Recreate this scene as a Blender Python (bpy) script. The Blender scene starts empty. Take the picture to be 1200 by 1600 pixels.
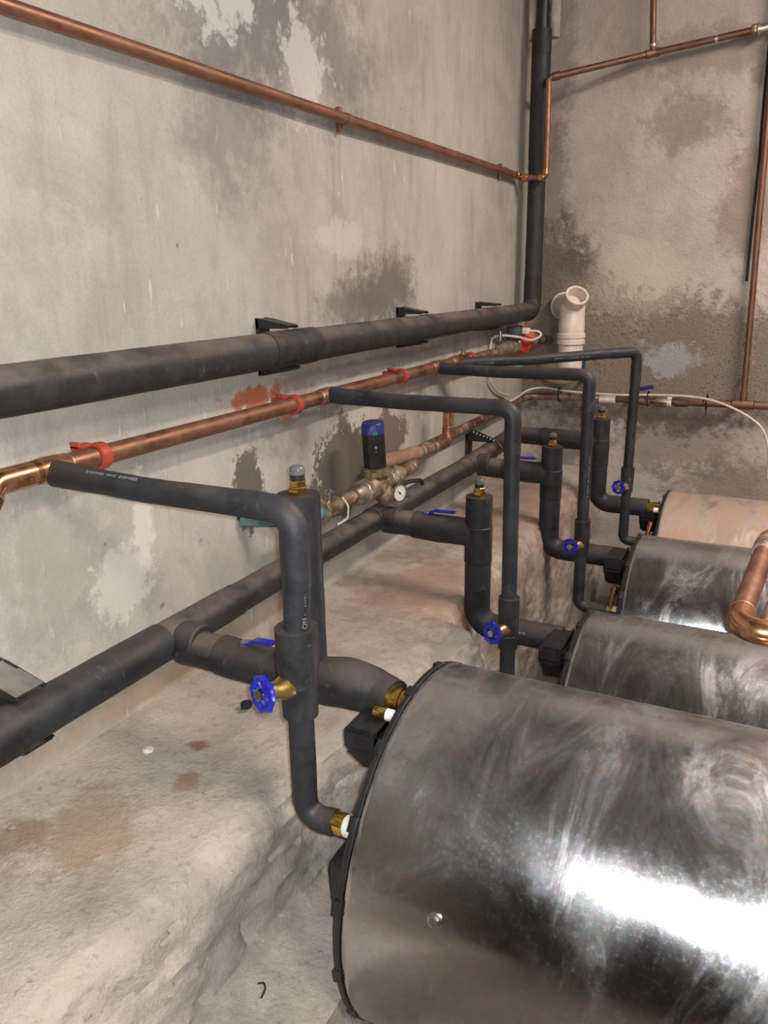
import bpy, bmesh, math, random
from mathutils import Vector, Matrix, noise as mnoise

random.seed(7)
S = bpy.context.scene
COL = S.collection
PI = math.pi
V = Vector

# ------------------------------------------------------------------ camera
CAM = V((1.15, 0.0, 1.54))
YAW, PITCH, ROLL, FPX = 0.4757, 0.2901, -0.0168, 1229.0
cy, sy, cp, sp = math.cos(YAW), math.sin(YAW), math.cos(PITCH), math.sin(PITCH)
fwd = V((-sy * cp, cy * cp, -sp))
rgt = V((cy, sy, 0))
upv = rgt.cross(fwd)
r2 = math.cos(ROLL) * rgt + math.sin(ROLL) * upv
u2 = -math.sin(ROLL) * rgt + math.cos(ROLL) * upv
cd = bpy.data.cameras.new('camera')
cam = bpy.data.objects.new('camera', cd)
COL.objects.link(cam)
m = Matrix((r2, u2, -fwd)).transposed().to_4x4()
m.translation = CAM
cam.matrix_world = m
cd.sensor_fit = 'HORIZONTAL'
cd.sensor_width = 36.0
cd.lens = FPX / 1200.0 * 36.0
cd.clip_start = 0.02
S.camera = cam

# ------------------------------------------------------------------ world, lights, exposure
W = bpy.data.worlds.new('world')
S.world = W
W.use_nodes = True
W.node_tree.nodes['Background'].inputs[0].default_value = (0.9, 0.9, 1.0, 1)
W.node_tree.nodes['Background'].inputs[1].default_value = 0.02


def area_light(name, loc, target, sx, sy_, power, color):
    l = bpy.data.lights.new(name, 'AREA')
    l.shape = 'RECTANGLE'
    l.size, l.size_y, l.energy, l.color = sx, sy_, power, color
    o = bpy.data.objects.new(name, l)
    COL.objects.link(o)
    o.location = loc
    o.rotation_euler = (V(target) - V(loc)).to_track_quat('-Z', 'Y').to_euler()
    return o


# phone flash beside the lens
fl = bpy.data.lights.new('phone_flash', 'SPOT')
fl.energy = 66.0
fl.color = (0.97, 0.98, 1.0)
fl.spot_size = math.radians(125)
fl.spot_blend = 0.8
fl.shadow_soft_size = 0.008
flo = bpy.data.objects.new('phone_flash', fl)
COL.objects.link(flo)
flo.location = CAM + r2 * 0.016 + u2 * 0.010
flo.rotation_euler = cam.matrix_world.to_euler()
# ceiling lamps of the plant room
area_light('ceiling_lamp_light', (2.50, -0.35, 2.86), (1.0, 1.8, 1.0), 0.60, 0.60, 52.0, (1.0, 0.90, 0.83))
area_light('ceiling_lamp_light', (1.9, 2.45, 2.90), (1.5, 2.45, 0.0), 1.2, 0.16, 58.0, (1.0, 0.84, 0.765))

S.cycles.max_bounces = 5
S.cycles.diffuse_bounces = 3
S.cycles.glossy_bounces = 3
S.cycles.transparent_max_bounces = 4
S.view_settings.view_transform = 'Standard'
S.view_settings.look = 'None'
S.view_settings.gamma = 1.0
S.view_settings.use_curve_mapping = False
S.view_settings.exposure = 0.27


# ------------------------------------------------------------------ materials
def srgb(r, g, b):
    f = lambda c: (c / 255 / 12.92) if c / 255 <= 0.04045 else ((c / 255 + 0.055) / 1.055) ** 2.4
    return (f(r), f(g), f(b), 1)


class NT:
    """small helper around one material's node tree"""

    def __init__(self, name):
        self.m = bpy.data.materials.new(name)
        self.m.use_nodes = True
        self.t = self.m.node_tree
        self.n = self.t.nodes
        self.b = self.n['Principled BSDF']
        self._pos = None

    def new(self, typ, **kw):
        x = self.n.new(typ)
        for k, v in kw.items():
            setattr(x, k, v)
        return x

    def put(self, sock, val):
        if isinstance(val, bpy.types.NodeSocket):
            self.t.links.new(val, sock)
        else:
            sock.default_value = val

    def pos(self):
        if self._pos is None:
            self._pos = self.new('ShaderNodeNewGeometry')
        return self._pos.outputs['Position']

    def obj(self):
        return self.new('ShaderNodeTexCoord').outputs['Object']

    def nrm(self):
        self.pos()
        return self._pos.outputs['Normal']

    def vmath(self, op, a, b=None):
        x = self.new('ShaderNodeVectorMath', operation=op)
        self.put(x.inputs[0], a)
        if b is not None:
            self.put(x.inputs[1], b)
        return x.outputs['Value'] if op in ('LENGTH', 'DOT_PRODUCT') else x.outputs[0]

    def math(self, op, a, b=None, clamp=False):
        x = self.new('ShaderNodeMath', operation=op, use_clamp=clamp)
        self.put(x.inputs[0], a)
        if b is not None:
            self.put(x.inputs[1], b)
        return x.outputs[0]

    def noise(self, scale, detail=4, rough=0.55, vec=None, stretch=None, dist=0.0):
        v = self.pos() if vec is None else vec
        if stretch:
            v = self.vmath('MULTIPLY', v, stretch)
        x = self.new('ShaderNodeTexNoise')
        self.put(x.inputs['Vector'], v)
        x.inputs['Scale'].default_value = scale
        x.inputs['Detail'].default_value = detail
        x.inputs['Roughness'].default_value = rough
        x.inputs['Distortion'].default_value = dist
        return x.outputs[0]

    def voronoi(self, scale, feature='F1', vec=None, out='Distance'):
        x = self.new('ShaderNodeTexVoronoi', feature=feature)
        self.put(x.inputs['Vector'], self.pos() if vec is None else vec)
        x.inputs['Scale'].default_value = scale
        return x.outputs[out]

    def rng(self, v, a, b, c=0.0, d=1.0):
        x = self.new('ShaderNodeMapRange', interpolation_type='SMOOTHSTEP')
        self.put(x.inputs[0], v)
        x.inputs[1].default_value, x.inputs[2].default_value = a, b
        x.inputs[3].default_value, x.inputs[4].default_value = c, d
        return x.outputs[0]

    def mix(self, f, a, b):
        x = self.new('ShaderNodeMix', data_type='RGBA')
        self.put(x.inputs[0], f)
        self.put(x.inputs[6], a)
        self.put(x.inputs[7], b)
        return x.outputs[2]

    def stain(self, c, rad, n, amp=0.9, lo=1.22, hi=0.45):
        """1 inside an ellipsoid whose edge is broken by noise n"""
        d = self.vmath('LENGTH', self.vmath('DIVIDE', self.vmath('SUBTRACT', self.pos(), c), rad))
        d = self.math('ADD', d, self.math('MULTIPLY', self.math('SUBTRACT', n, 0.5), amp * 2))
        return self.rng(d, lo, hi)

    def bump(self, h, strength=0.3, dist=0.01, prev=None):
        x = self.new('ShaderNodeBump')
        x.inputs['Strength'].default_value = strength
        x.inputs['Distance'].default_value = dist
        self.put(x.inputs['Height'], h)
        if prev is not None:
            self.put(x.inputs['Normal'], prev)
        return x.outputs[0]

    def done(self, color=None, rough=None, metal=None, normal=None, spec=None):
        if color is not None:
            self.put(self.b.inputs['Base Color'], color)
        if rough is not None:
            self.put(self.b.inputs['Roughness'], rough)
        if metal is not None:
            self.put(self.b.inputs['Metallic'], metal)
        if normal is not None:
            self.put(self.b.inputs['Normal'], normal)
        if spec is not None:
            self.put(self.b.inputs['Specular IOR Level'], spec)
        return self.m


def plaster_left():
    t = NT('plaster_left')
    n1 = t.noise(1.6, 5, 0.6, dist=0.4)
    n2 = t.noise(7, 6, 0.75)
    nf = t.noise(150, 4, 0.7)
    nb = t.math('ADD', t.math('MULTIPLY', n2, 0.55), t.math('MULTIPLY', t.noise(24, 6, 0.75), 0.45))
    drip = t.noise(11, 5, 0.65, stretch=(1, 1, 0.12), dist=0.3)
    col = t.mix(t.rng(n1, 0.3, 0.7), srgb(158, 153, 143), srgb(184, 179, 169))
    col = t.mix(t.rng(n2, 0.35, 0.75, 0, 0.55), col, srgb(196, 189, 177))
    col = t.mix(t.rng(drip, 0.48, 0.75, 0, 0.5), col, srgb(138, 131, 122))
    col = t.mix(t.rng(nf, 0.40, 0.75, 0, 0.22), col, srgb(124, 118, 110))
    # slanted pale flecks from the float
    fl_ = t.noise(34, 2, 0.5, stretch=(1, 1.3, 0.34))
    col = t.mix(t.rng(fl_, 0.68, 0.75, 0, 0.55), col, srgb(214, 209, 200))
    col = t.mix(t.rng(t.noise(26, 2, 0.5, stretch=(1, 0.8, 0.9)), 0.73, 0.78, 0, 0.6), col, srgb(96, 88, 79))
    col = t.mix(t.rng(t.noise(3.4, 7, 0.72, dist=0.8), 0.50, 0.72, 0, 0.45), col, srgb(146, 140, 131))
    # stains with shapes of their own
    for c, rad, colr, amt in [
        ((0, 1.62, 2.12), (1, 0.36, 0.22), srgb(118, 116, 112), 0.85),
        ((0, 1.95, 2.10), (1, 0.25, 0.18), srgb(124, 120, 114), 0.7),
        ((0, 1.52, 1.86), (1, 0.16, 0.16), srgb(128, 124, 118), 0.6),
        ((0, 2.26, 1.50), (1, 0.24, 0.13), srgb(104, 96, 88), 0.85),
        ((0, 2.05, 1.47), (1, 0.18, 0.08), srgb(112, 104, 96), 0.7),
        ((0, 1.98, 1.00), (1, 0.17, 0.15), srgb(96, 88, 76), 0.95),
        ((0, 2.28, 1.02), (1, 0.13, 0.11), srgb(104, 92, 82), 0.9),
        ((0, 1.51, 1.03), (1, 0.075, 0.10), srgb(98, 90, 80), 0.95),
        ((0, 0.93, 1.05), (1, 0.14, 0.2), srgb(148, 146, 134), 0.6),
        ((0, 1.75, 1.17), (1, 0.25, 0.10), srgb(124, 118, 110), 0.55),
        ((0, 2.65, 1.18), (1, 0.2, 0.12), srgb(118, 110, 104), 0.5),
        ((0, 1.2, 0.70), (1, 0.5, 0.045), srgb(176, 146, 118), 0.6),
    ]:
        hard = 0.96 < c[2] < 1.06 and c[1] > 1.4
        col = t.mix(t.math('MULTIPLY', t.stain(c, rad, nb, 1.9, *((1.02, 0.86) if hard else (1.30, 0.35))), amt), col, colr)
    for c, rad, colr, amt in [
        ((0, 1.47, 2.16), (1, 0.18, 0.12), srgb(216, 215, 210), 0.65),
        ((0, 1.85, 2.02), (1, 0.10, 0.12), srgb(216, 214, 208), 0.6),
        ((0, 2.0, 1.64), (1, 0.12, 0.05), srgb(206, 200, 190), 0.5),
        ((0, 1.09, 0.96), (1, 0.09, 0.07), srgb(212, 208, 198), 0.6),
        ((0, 1.15, 1.07), (1, 0.03, 0.09), srgb(214, 208, 198), 0.7),
        ((0, 1.70, 1.215), (1, 0.26, 0.022), srgb(208, 202, 192), 0.7),
        ((0, 2.2, 1.285), (1, 0.7, 0.022), srgb(146, 132, 120), 0.65),
        ((0, 1.56, 1.262), (1, 0.11, 0.034), srgb(168, 100, 74), 0.95),
        ((0, 1.69, 1.205), (1, 0.03, 0.016), srgb(190, 110, 70), 0.8),
        ((0, 2.27, 1.215), (1, 0.05, 0.02), srgb(190, 110, 84), 0.7),
        ((0, 1.08, 0.656), (1, 0.07, 0.012), srgb(206, 128, 96), 0.8),
    ]:
        col = t.mix(t.math('MULTIPLY', t.stain(c, rad, nb, 2.6, 1.15, 0.70), amt), col, colr)
    h = t.math('ADD', t.math('MULTIPLY', n2, 0.8), t.math('MULTIPLY', nf, 0.25))
    h = t.math('ADD', h, t.math('MULTIPLY', t.rng(fl_, 0.64, 0.72), 0.25))
    return t.done(col, 0.92, 0, t.bump(h, 0.30, 0.015), 0.25)


def plaster_back():
    t = NT('plaster_back')
    n1 = t.noise(1.9, 5, 0.6, dist=0.5)
    n2 = t.noise(6, 6, 0.75)
    nf = t.noise(95, 5, 0.75)
    nb = t.math('ADD', t.math('MULTIPLY', n2, 0.55), t.math('MULTIPLY', t.noise(22, 6, 0.75), 0.45))
    col = t.mix(t.rng(n1, 0.3, 0.7), srgb(160, 150, 140), srgb(188, 178, 168))
    col = t.mix(t.rng(n2, 0.4, 0.75, 0, 0.5), col, srgb(192, 183, 172))
    rough = t.stain((0.62, 3.72, 1.15), (0.75, 1, 0.30), nb, 1.4, 1.12, 0.75)
    rough2 = t.stain((0.12, 3.72, 1.35), (0.25, 1, 0.42), nb, 1.4, 1.12, 0.75)
    rough = t.math('MAXIMUM', rough, rough2)
    spk = t.mix(t.rng(nf, 0.34, 0.52), srgb(70, 60, 52), srgb(150, 137, 122))
    spk = t.mix(t.rng(n2, 0.4, 0.6), spk, srgb(136, 124, 110))
    col = t.mix(t.math('MULTIPLY', rough, 0.85), col, spk)
    for c, rad, colr, amt in [
        ((0.10, 3.72, 1.75), (0.10, 1, 0.45), srgb(104, 94, 84), 0.7),
        ((0.24, 3.72, 1.58), (0.10, 1, 0.08), srgb(96, 86, 76), 0.85),
        ((0.66, 3.72, 2.12), (0.20, 1, 0.13), srgb(126, 112, 98), 0.75),
        ((0.72, 3.72, 2.38), (0.26, 1, 0.10), srgb(124, 110, 98), 0.7),
        ((0.12, 3.72, 2.36), (0.08, 1, 0.30), srgb(112, 102, 92), 0.7),
        ((0.92, 3.72, 1.78), (0.12, 1, 0.26), srgb(122, 106, 90), 0.75),
        ((0.70, 3.72, 0.80), (0.36, 1, 0.16), srgb(108, 98, 86), 0.7),
        ((0.22, 3.72, 0.80), (0.25, 1, 0.22), srgb(92, 82, 72), 0.75),
        ((0.98, 3.72, 0.62), (0.3, 1, 0.12), srgb(104, 98, 86), 0.7),
        ((0.93, 3.72, 2.26), (0.06, 1, 0.05), srgb(104, 96, 80), 0.7),
    ]:
        col = t.mix(t.math('MULTIPLY', t.stain(c, rad, nb, 1.9, 1.20, 0.50), amt * 0.72), col, colr)
    for c, rad, colr, amt in [
        ((0.68, 3.72, 1.17), (0.12, 1, 0.08), srgb(186, 184, 184), 0.75),
        ((0.50, 3.72, 1.52), (0.22, 1, 0.16), srgb(196, 186, 168), 0.6),
        ((0.56, 3.72, 0.92), (0.2, 1, 0.05), srgb(150, 138, 120), 0.6),
    ]:
        col = t.mix(t.math('MULTIPLY', t.stain(c, rad, nb, 2.2, 1.15, 0.65), amt), col, colr)
    h = t.math('ADD', t.math('MULTIPLY', n2, 0.7), t.math('MULTIPLY', nf, t.math('ADD', t.math('MULTIPLY', rough, 1.1), 0.15)))
    return t.done(col, 0.93, 0, t.bump(h, 0.6, 0.03), 0.25)


def concrete(name, a, b, c, stains_and_shade=True):
    t = NT(name)
    n1 = t.noise(2.6, 6, 0.6, dist=0.3)
    n2 = t.noise(13, 6, 0.75)
    nf = t.noise(110, 4, 0.7)
    col = t.mix(t.rng(n1, 0.3, 0.7), a, b)
    col = t.mix(t.rng(n2, 0.42, 0.72, 0, 0.7), col, c)
    col = t.mix(t.rng(nf, 0.6, 0.75, 0, 0.4), col, srgb(112, 98, 84))
    col = t.mix(t.rng(t.noise(40, 5, 0.8), 0.30, 0.48, 0.45, 0.0), col, srgb(104, 94, 84))
    if stains_and_shade:
        for cc, rad, colr, amt in [
            ((0.17, 0.76, 0.65), (0.10, 0.13, 0.2), srgb(150, 126, 102), 0.55),
            ((0.10, 0.70, 0.65), (0.05, 0.06, 0.2), srgb(132, 110, 90), 0.5),
            ((0.455, 0.95, 0.53), (0.035, 0.6, 0.10), srgb(140, 135, 126), 0.8),  # shading of the ledge face painted in as a grey band
            ((0.24, 0.95, 0.65), (0.03, 0.03, 0.2), srgb(140, 112, 90), 0.7),
            ((0.19, 1.04, 0.65), (0.02, 0.02, 0.2), srgb(128, 82, 66), 0.7),
            ((0.27, 2.00, 0.65), (0.22, 0.36, 0.2), srgb(164, 132, 116), 0.55),
            ((0.24, 2.9, 0.65), (0.3, 0.5, 0.5), srgb(160, 128, 112), 0.6),
            ((0.46, 1.72, 0.60), (0.05, 0.16, 0.2), srgb(124, 124, 116), 0.6),
            ((0.52, 1.95, 0.40), (0.2, 0.07, 0.3), srgb(168, 120, 100), 0.6),
            ((0.52, 2.35, 0.40), (0.3, 0.3, 0.3), srgb(128, 112, 96), 0.5),
        ]:
            col = t.mix(t.math('MULTIPLY', t.stain(cc, rad, n2, 1.7), amt), col, colr)
    h = t.math('ADD', t.math('MULTIPLY', n2, 1.0), t.math('MULTIPLY', nf, 0.3))
    return t.done(col, 0.95, 0, t.bump(h, 0.45, 0.02), 0.2)


def foam(name, base, scuff, dust_amt):
    t = NT(name)
    n = t.noise(16, 5, 0.65)
    n2 = t.noise(60, 3, 0.6, stretch=(1, 1, 0.25))
    col = t.mix(t.rng(n, 0.35, 0.7, 0, 1), base, scuff)
    col = t.mix(t.rng(n2, 0.66, 0.8, 0, 0.4), col, srgb(108, 108, 108))
    col = t.mix(t.rng(t.noise(26, 7, 0.8, dist=1.0), 0.58, 0.74, 0, 0.5), col, srgb(128, 128, 130))
    up = t.new('ShaderNodeSeparateXYZ')
    t.put(up.inputs[0], t.nrm())
    d = t.math('MULTIPLY', t.rng(up.outputs[2], 0.1, 0.9), t.rng(t.noise(9, 4, 0.6), 0.25, 0.65))
    col = t.mix(t.math('MULTIPLY', d, dust_amt), col, srgb(126, 112, 102))
    return t.done(col, t.rng(n, 0.3, 0.7, 0.46, 0.64), 0, t.bump(t.noise(120, 3), 0.12, 0.004), 0.38)


def metal(name, a, b, rough=(0.25, 0.5), scale=14, dirt=None, dirt_amt=0.0, stretch=None):
    t = NT(name)
    n = t.noise(scale, 5, 0.65, stretch=stretch)
    col = t.mix(t.rng(n, 0.3, 0.7), a, b)
    met = 1.0
    r = t.rng(n, 0.3, 0.75, rough[0], rough[1])
    if dirt:
        f = t.math('MULTIPLY', t.rng(t.noise(scale * 1.7, 5, 0.7), 0.4, 0.7), dirt_amt)
        col = t.mix(f, col, dirt)
        met = t.math('SUBTRACT', 1.0, f)
        r = t.math('MAXIMUM', r, t.math('MULTIPLY', f, 0.9))
    return t.done(col, r, met, t.bump(n, 0.08, 0.004))


def plain(name, a, b=None, rough=0.5, scale=30, spec=0.5, bump=0.05):
    t = NT(name)
    n = t.noise(scale, 4, 0.6)
    return t.done(t.mix(t.rng(n, 0.35, 0.7), a, b or a), rough, 0, t.bump(n, bump, 0.004), spec)


def galvanised(name, dust, dust_amt, lo, hi):
    t = NT(name)
    sp_ = t.voronoi(130, out='Color')
    n = t.noise(5, 6, 0.65, dist=0.6)
    wipe = t.noise(9, 5, 0.7, stretch=(1.0, 0.35, 0.35), dist=1.2)
    fine = t.noise(160, 3, 0.6)
    col = t.mix(0.08, srgb(192, 192, 192), sp_)
    up = t.new('ShaderNodeSeparateXYZ')
    t.put(up.inputs[0], t.nrm())
    # a film of settled dust on the crown, wiped off in strokes
    crown = t.rng(up.outputs[2], lo, hi)
    f = t.math('MULTIPLY', crown, t.rng(wipe, 0.30, 0.62, 0.25, 1.0))
    f = t.math('MULTIPLY', f, dust_amt)
    film = t.math('MULTIPLY', t.rng(n, 0.50, 0.72), 0.05)
    f = t.math('MAXIMUM', f, film)
    col = t.mix(f, col, dust)
    met = t.math('SUBTRACT', 1.0, f)
    r = t.math('ADD', t.rng(n, 0.3, 0.7, 0.13, 0.25), t.math('MULTIPLY', f, 0.4))
    r = t.math('ADD', r, t.math('MULTIPLY', t.rng(fine, 0.5, 0.8), 0.06))
    r = t.math('ADD', r, t.math('MULTIPLY', t.rng(wipe, 0.48, 0.66), 0.12))
    h = t.math('ADD', t.math('MULTIPLY', t.noise(2.4, 3, 0.5), 1.0), t.math('MULTIPLY', fine, 0.012))
    return t.done(col, r, met, t.bump(h, 0.25, 0.02))


M = {
    'wall_left': plaster_left(),
    'wall_back': plaster_back(),
    'concrete': concrete('ledge_concrete', srgb(158, 149, 137), srgb(178, 168, 155), srgb(190, 181, 168)),
    'floor': concrete('floor_concrete', srgb(146, 136, 126), srgb(168, 157, 146), srgb(180, 170, 158), False),
    'ceiling': concrete('ceiling_concrete', srgb(92, 80, 71), srgb(108, 96, 86), srgb(116, 104, 94), False),
    'foam': foam('foam_insulation', srgb(34, 35, 38), srgb(46, 48, 52), 0.22),
    'foam_dusty': foam('dusty_foam_insulation', srgb(38, 37, 38), srgb(52, 50, 50), 0.7),
    'tape': foam('black_tape', srgb(28, 29, 31), srgb(48, 49, 52), 0.3),
    'copper': metal('aged_copper', srgb(146, 105, 84), srgb(166, 124, 102), (0.40, 0.60), 12, srgb(104, 78, 64), 0.6),
    'copper_old': metal('old_brown_copper', srgb(124, 90, 75), srgb(140, 106, 90), (0.45, 0.65), 14, srgb(92, 74, 64), 0.7),
    'copper_bright': metal('bright_copper', srgb(208, 158, 116), srgb(186, 132, 98), (0.22, 0.38), 16, srgb(120, 76, 54), 0.35),
    'copper_dirty': metal('plaster_splashed_copper', srgb(132, 94, 76), srgb(148, 110, 92), (0.45, 0.65), 16, srgb(150, 136, 122), 1.0),
    'brass': metal('brass', srgb(226, 190, 106), srgb(206, 168, 84), (0.18, 0.32), 30),
    'brass_dirty': metal('dirty_brass', srgb(160, 144, 116), srgb(136, 118, 88), (0.4, 0.6), 18, srgb(142, 131, 114), 1.0),
    'brass_cast': metal('cast_brass', srgb(222, 194, 132), srgb(206, 172, 104), (0.32, 0.45), 60),
    'steel_nut': metal('zinc_steel', srgb(206, 206, 204), srgb(180, 180, 178), (0.2, 0.36), 30),
    'zinc_pipe': metal('grey_fitting', srgb(150, 140, 128), srgb(176, 164, 150), (0.4, 0.6), 18, srgb(150, 134, 118), 0.8),
    'galv': galvanised('galvanised_sheet', srgb(88, 72, 60), 0.13, 0.5, 1.0),
    'galv_dusty': galvanised('dusty_galvanised_sheet', srgb(168, 142, 122), 0.97, -0.2, 0.5),
    'plastic': plain('black_plastic', srgb(26, 26, 28), srgb(38, 38, 40), 0.42, 40, 0.5),
    'blue': plain('blue_enamel', srgb(24, 34, 150), srgb(28, 42, 166), 0.28, 40, 0.6),
    'blue_dark': plain('dark_blue_plastic', srgb(40, 44, 110), srgb(52, 56, 130), 0.45),
    'red': plain('orange_red_clip', srgb(166, 66, 44), srgb(152, 58, 38), 0.5),
    'pump_red': plain('red_enamel', srgb(206, 52, 36), srgb(190, 44, 32), 0.4),
    'pvc': plain('white_pvc', srgb(220, 208, 196), srgb(206, 190, 176), 0.35, 20),
    'cable': plain('white_cable', srgb(206, 196, 182), srgb(190, 178, 164), 0.5),
    'ptfe': plain('white_thread_tape', srgb(232, 230, 224), srgb(220, 216, 208), 0.6),
    'solder': metal('solder', srgb(220, 214, 204), srgb(200, 192, 180), (0.3, 0.5), 40),
    'teal': plain('teal_painted_pipe', srgb(58, 118, 122), srgb(120, 136, 130), 0.6, 40),
    'dial': plain('dial_face', srgb(216, 212, 204), srgb(204, 200, 192), 0.4),
    'ink': plain('white_print', srgb(120, 122, 126), srgb(92, 94, 98), 0.7, 200),
    'green': plain('green_mark', srgb(20, 130, 84), None, 0.5),
    'stone_white': plain('white_chip', srgb(226, 222, 214), srgb(204, 198, 188), 0.9, 80),
    'stone': plain('grit', srgb(150, 134, 116), srgb(172, 158, 140), 0.95, 80),
    'lump': plain('black_crumb', srgb(28, 27, 27), srgb(40, 38, 38), 0.9, 80),
    'steel_frame': plain('painted_steel', srgb(70, 70, 72), srgb(84, 82, 80), 0.6),
    'lamp_body': plain('lamp_white', srgb(225, 225, 222), None, 0.5),
}
g = NT('clear_dome')
g.b.inputs['Transmission Weight'].default_value = 0.85
g.b.inputs['IOR'].default_value = 1.45
M['clear'] = g.done(srgb(225, 228, 232), g.rng(g.noise(40), 0.3, 0.7, 0.01, 0.05), 0)
g = NT('lamp_diffuser')
g.b.inputs['Emission Color'].default_value = (1.0, 0.86, 0.72, 1)
g.b.inputs['Emission Strength'].default_value = 4.0
M['diffuser'] = g.done(g.mix(g.noise(5), srgb(240, 240, 236), srgb(230, 230, 226)), 0.4, 0)


# ------------------------------------------------------------------ mesh helpers
def frame_for(d, prev=None):
    d = d.normalized()
    if prev is None:
        a = V((0, 0, 1)) if abs(d.z) < 0.9 else V((1, 0, 0))
        u = (a - d * a.dot(d)).normalized()
    else:
        u = (prev - d * prev.dot(d))
        u = u.normalized() if u.length > 1e-6 else frame_for(d)[0]
    return u, d.cross(u)


def fillet(pts, rad, n=8):
    pts = [V(p) for p in pts]
    out = [pts[0]]
    for i in range(1, len(pts) - 1):
        p, a, b = pts[i], pts[i - 1], pts[i + 1]
        da, db = (a - p).normalized(), (b - p).normalized()
        rr = rad[i - 1] if isinstance(rad, (list, tuple)) else rad
        ang = da.angle(db)
        if ang > PI - 0.02 or rr <= 0:
            out.append(p)
            continue
        t = min(rr / math.tan(ang / 2), (a - p).length * 0.98, (b - p).length * 0.98)
        r = t * math.tan(ang / 2)
        bis = (da + db).normalized()
        c = p + bis * (r / math.sin(ang / 2))
        s, e = p + da * t - c, p + db * t - c
        tot = s.angle(e)
        for k in range(n + 1):
            f = k / n
            out.append(c + (s * math.sin((1 - f) * tot) + e * math.sin(f * tot)) / math.sin(tot))
    out.append(pts[-1])
    return out


def densify(pts, step):
    out = [pts[0]]
    for a, b in zip(pts, pts[1:]):
        k = max(1, int((b - a).length / step))
        for i in range(1, k + 1):
            out.append(a.lerp(b, i / k))
    return out


def sweep(bm, pts, r, seg=20, cap=True, wob=0.0, r_fn=None):
    pts = [V(p) for p in pts]
    if wob:
        pts = densify(pts, max(0.02, r * 0.7))
    rings, u = [], None
    L = 0.0
    for i, p in enumerate(pts):
        d = (pts[min(i + 1, len(pts) - 1)] - pts[max(i - 1, 0)])
        u, w = frame_for(d, u)
        if i:
            L += (p - pts[i - 1]).length
        ring = []
        rr0 = r_fn(L) if r_fn else r
        for k in range(seg):
            a = 2 * PI * k / seg
            q = u * math.cos(a) + w * math.sin(a)
            rr = rr0
            if wob:
                rr *= 1 + wob * mnoise.noise(p * 14 + q * 0.9) + wob * 0.5 * mnoise.noise(p * 45 + q * 1.5)
            ring.append(bm.verts.new(p + q * rr))
        rings.append(ring)
    for a, b in zip(rings, rings[1:]):
        for k in range(seg):
            bm.faces.new((a[k], a[(k + 1) % seg], b[(k + 1) % seg], b[k]))
    if cap:
        bm.faces.new(rings[0][::-1])
        bm.faces.new(rings[-1])
    return bm


def lathe(bm, prof, org, axis, seg=24, close=True):
    org, axis = V(org), V(axis).normalized()
    u, w = frame_for(axis)
    rings = []
    for r, h in prof:
        if r < 1e-6:
            rings.append([bm.verts.new(org + axis * h)])
        else:
            rings.append([bm.verts.new(org + axis * h + (u * math.cos(2 * PI * k / seg) + w * math.sin(2 * PI * k / seg)) * r) for k in range(seg)])
    for a, b in zip(rings, rings[1:]):
        for k in range(seg):
            k2 = (k + 1) % seg
            if len(a) == 1 and len(b) == 1:
                continue
            if len(a) == 1:
                bm.faces.new((a[0], b[k2], b[k]))
            elif len(b) == 1:
                bm.faces.new((a[k], a[k2], b[0]))
            else:
                bm.faces.new((a[k], a[k2], b[k2], b[k]))
    if close:
        if len(rings[0]) > 1:
            bm.faces.new(rings[0][::-1])
        if len(rings[-1]) > 1:
            bm.faces.new(rings[-1])
    return bm


def box(bm, c, s, rot=None, bev=0.0):
    m_ = Matrix.Translation(V(c)) @ ((rot.to_4x4() if rot else Matrix.Identity(4))) @ Matrix.Diagonal((s[0], s[1], s[2], 1))
    r = bmesh.ops.create_cube(bm, size=1, matrix=m_)
    if bev:
        es = list({e for v in r['verts'] for e in v.link_edges})
        bmesh.ops.bevel(bm, geom=es, offset=bev, segments=2, profile=0.6, affect='EDGES')
    return bm


def prism(bm, poly, plane, lo, hi, bev=0.0):
    """poly of 2D points extruded between lo and hi along the axis that plane leaves out"""
    def P(a, b, c):
        return {'xz': (a, c, b), 'yz': (c, a, b), 'xy': (a, b, c)}[plane]
    A = [bm.verts.new(P(a, b, lo)) for a, b in poly]
    B = [bm.verts.new(P(a, b, hi)) for a, b in poly]
    n = len(poly)
    fs = [bm.faces.new(A), bm.faces.new(B[::-1])]
    for k in range(n):
        fs.append(bm.faces.new((A[k], B[k], B[(k + 1) % n], A[(k + 1) % n])))
    bmesh.ops.recalc_face_normals(bm, faces=fs)
    if bev:
        es = list({e for v in A + B for e in v.link_edges})
        bmesh.ops.bevel(bm, geom=es, offset=bev, segments=2, affect='EDGES')
    return bm


def B():
    return bmesh.new()


def root_of(o):
    while o.parent:
        o = o.parent
    return o


def obj(name, bm, mat, parent=None, sharp=38, base=True):
    bmesh.ops.recalc_face_normals(bm, faces=bm.faces[:])
    off = V((0, 0, 0))
    if parent is not None:
        off = root_of(parent).location.copy()
    elif base and len(bm.verts):
        xs = [v.co for v in bm.verts]
        off = V(((min(v.x for v in xs) + max(v.x for v in xs)) / 2, (min(v.y for v in xs) + max(v.y for v in xs)) / 2, min(v.z for v in xs)))
    if off.length:
        bmesh.ops.translate(bm, verts=bm.verts[:], vec=-off)
    lim = math.radians(sharp)
    for e in bm.edges:
        e.smooth = len(e.link_faces) == 2 and e.calc_face_angle(0) < lim
    for f in bm.faces:
        f.smooth = True
    me = bpy.data.meshes.new(name)
    bm.to_mesh(me)
    bm.free()
    me.materials.append(M[mat] if isinstance(mat, str) else mat)
    o = bpy.data.objects.new(name, me)
    COL.objects.link(o)
    if parent is not None:
        o.parent = parent
    else:
        o.location = off
    return o


def tag(o, label, cat, group=None):
    o['label'], o['category'] = label, cat
    if group:
        o['group'] = group
    return o


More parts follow.
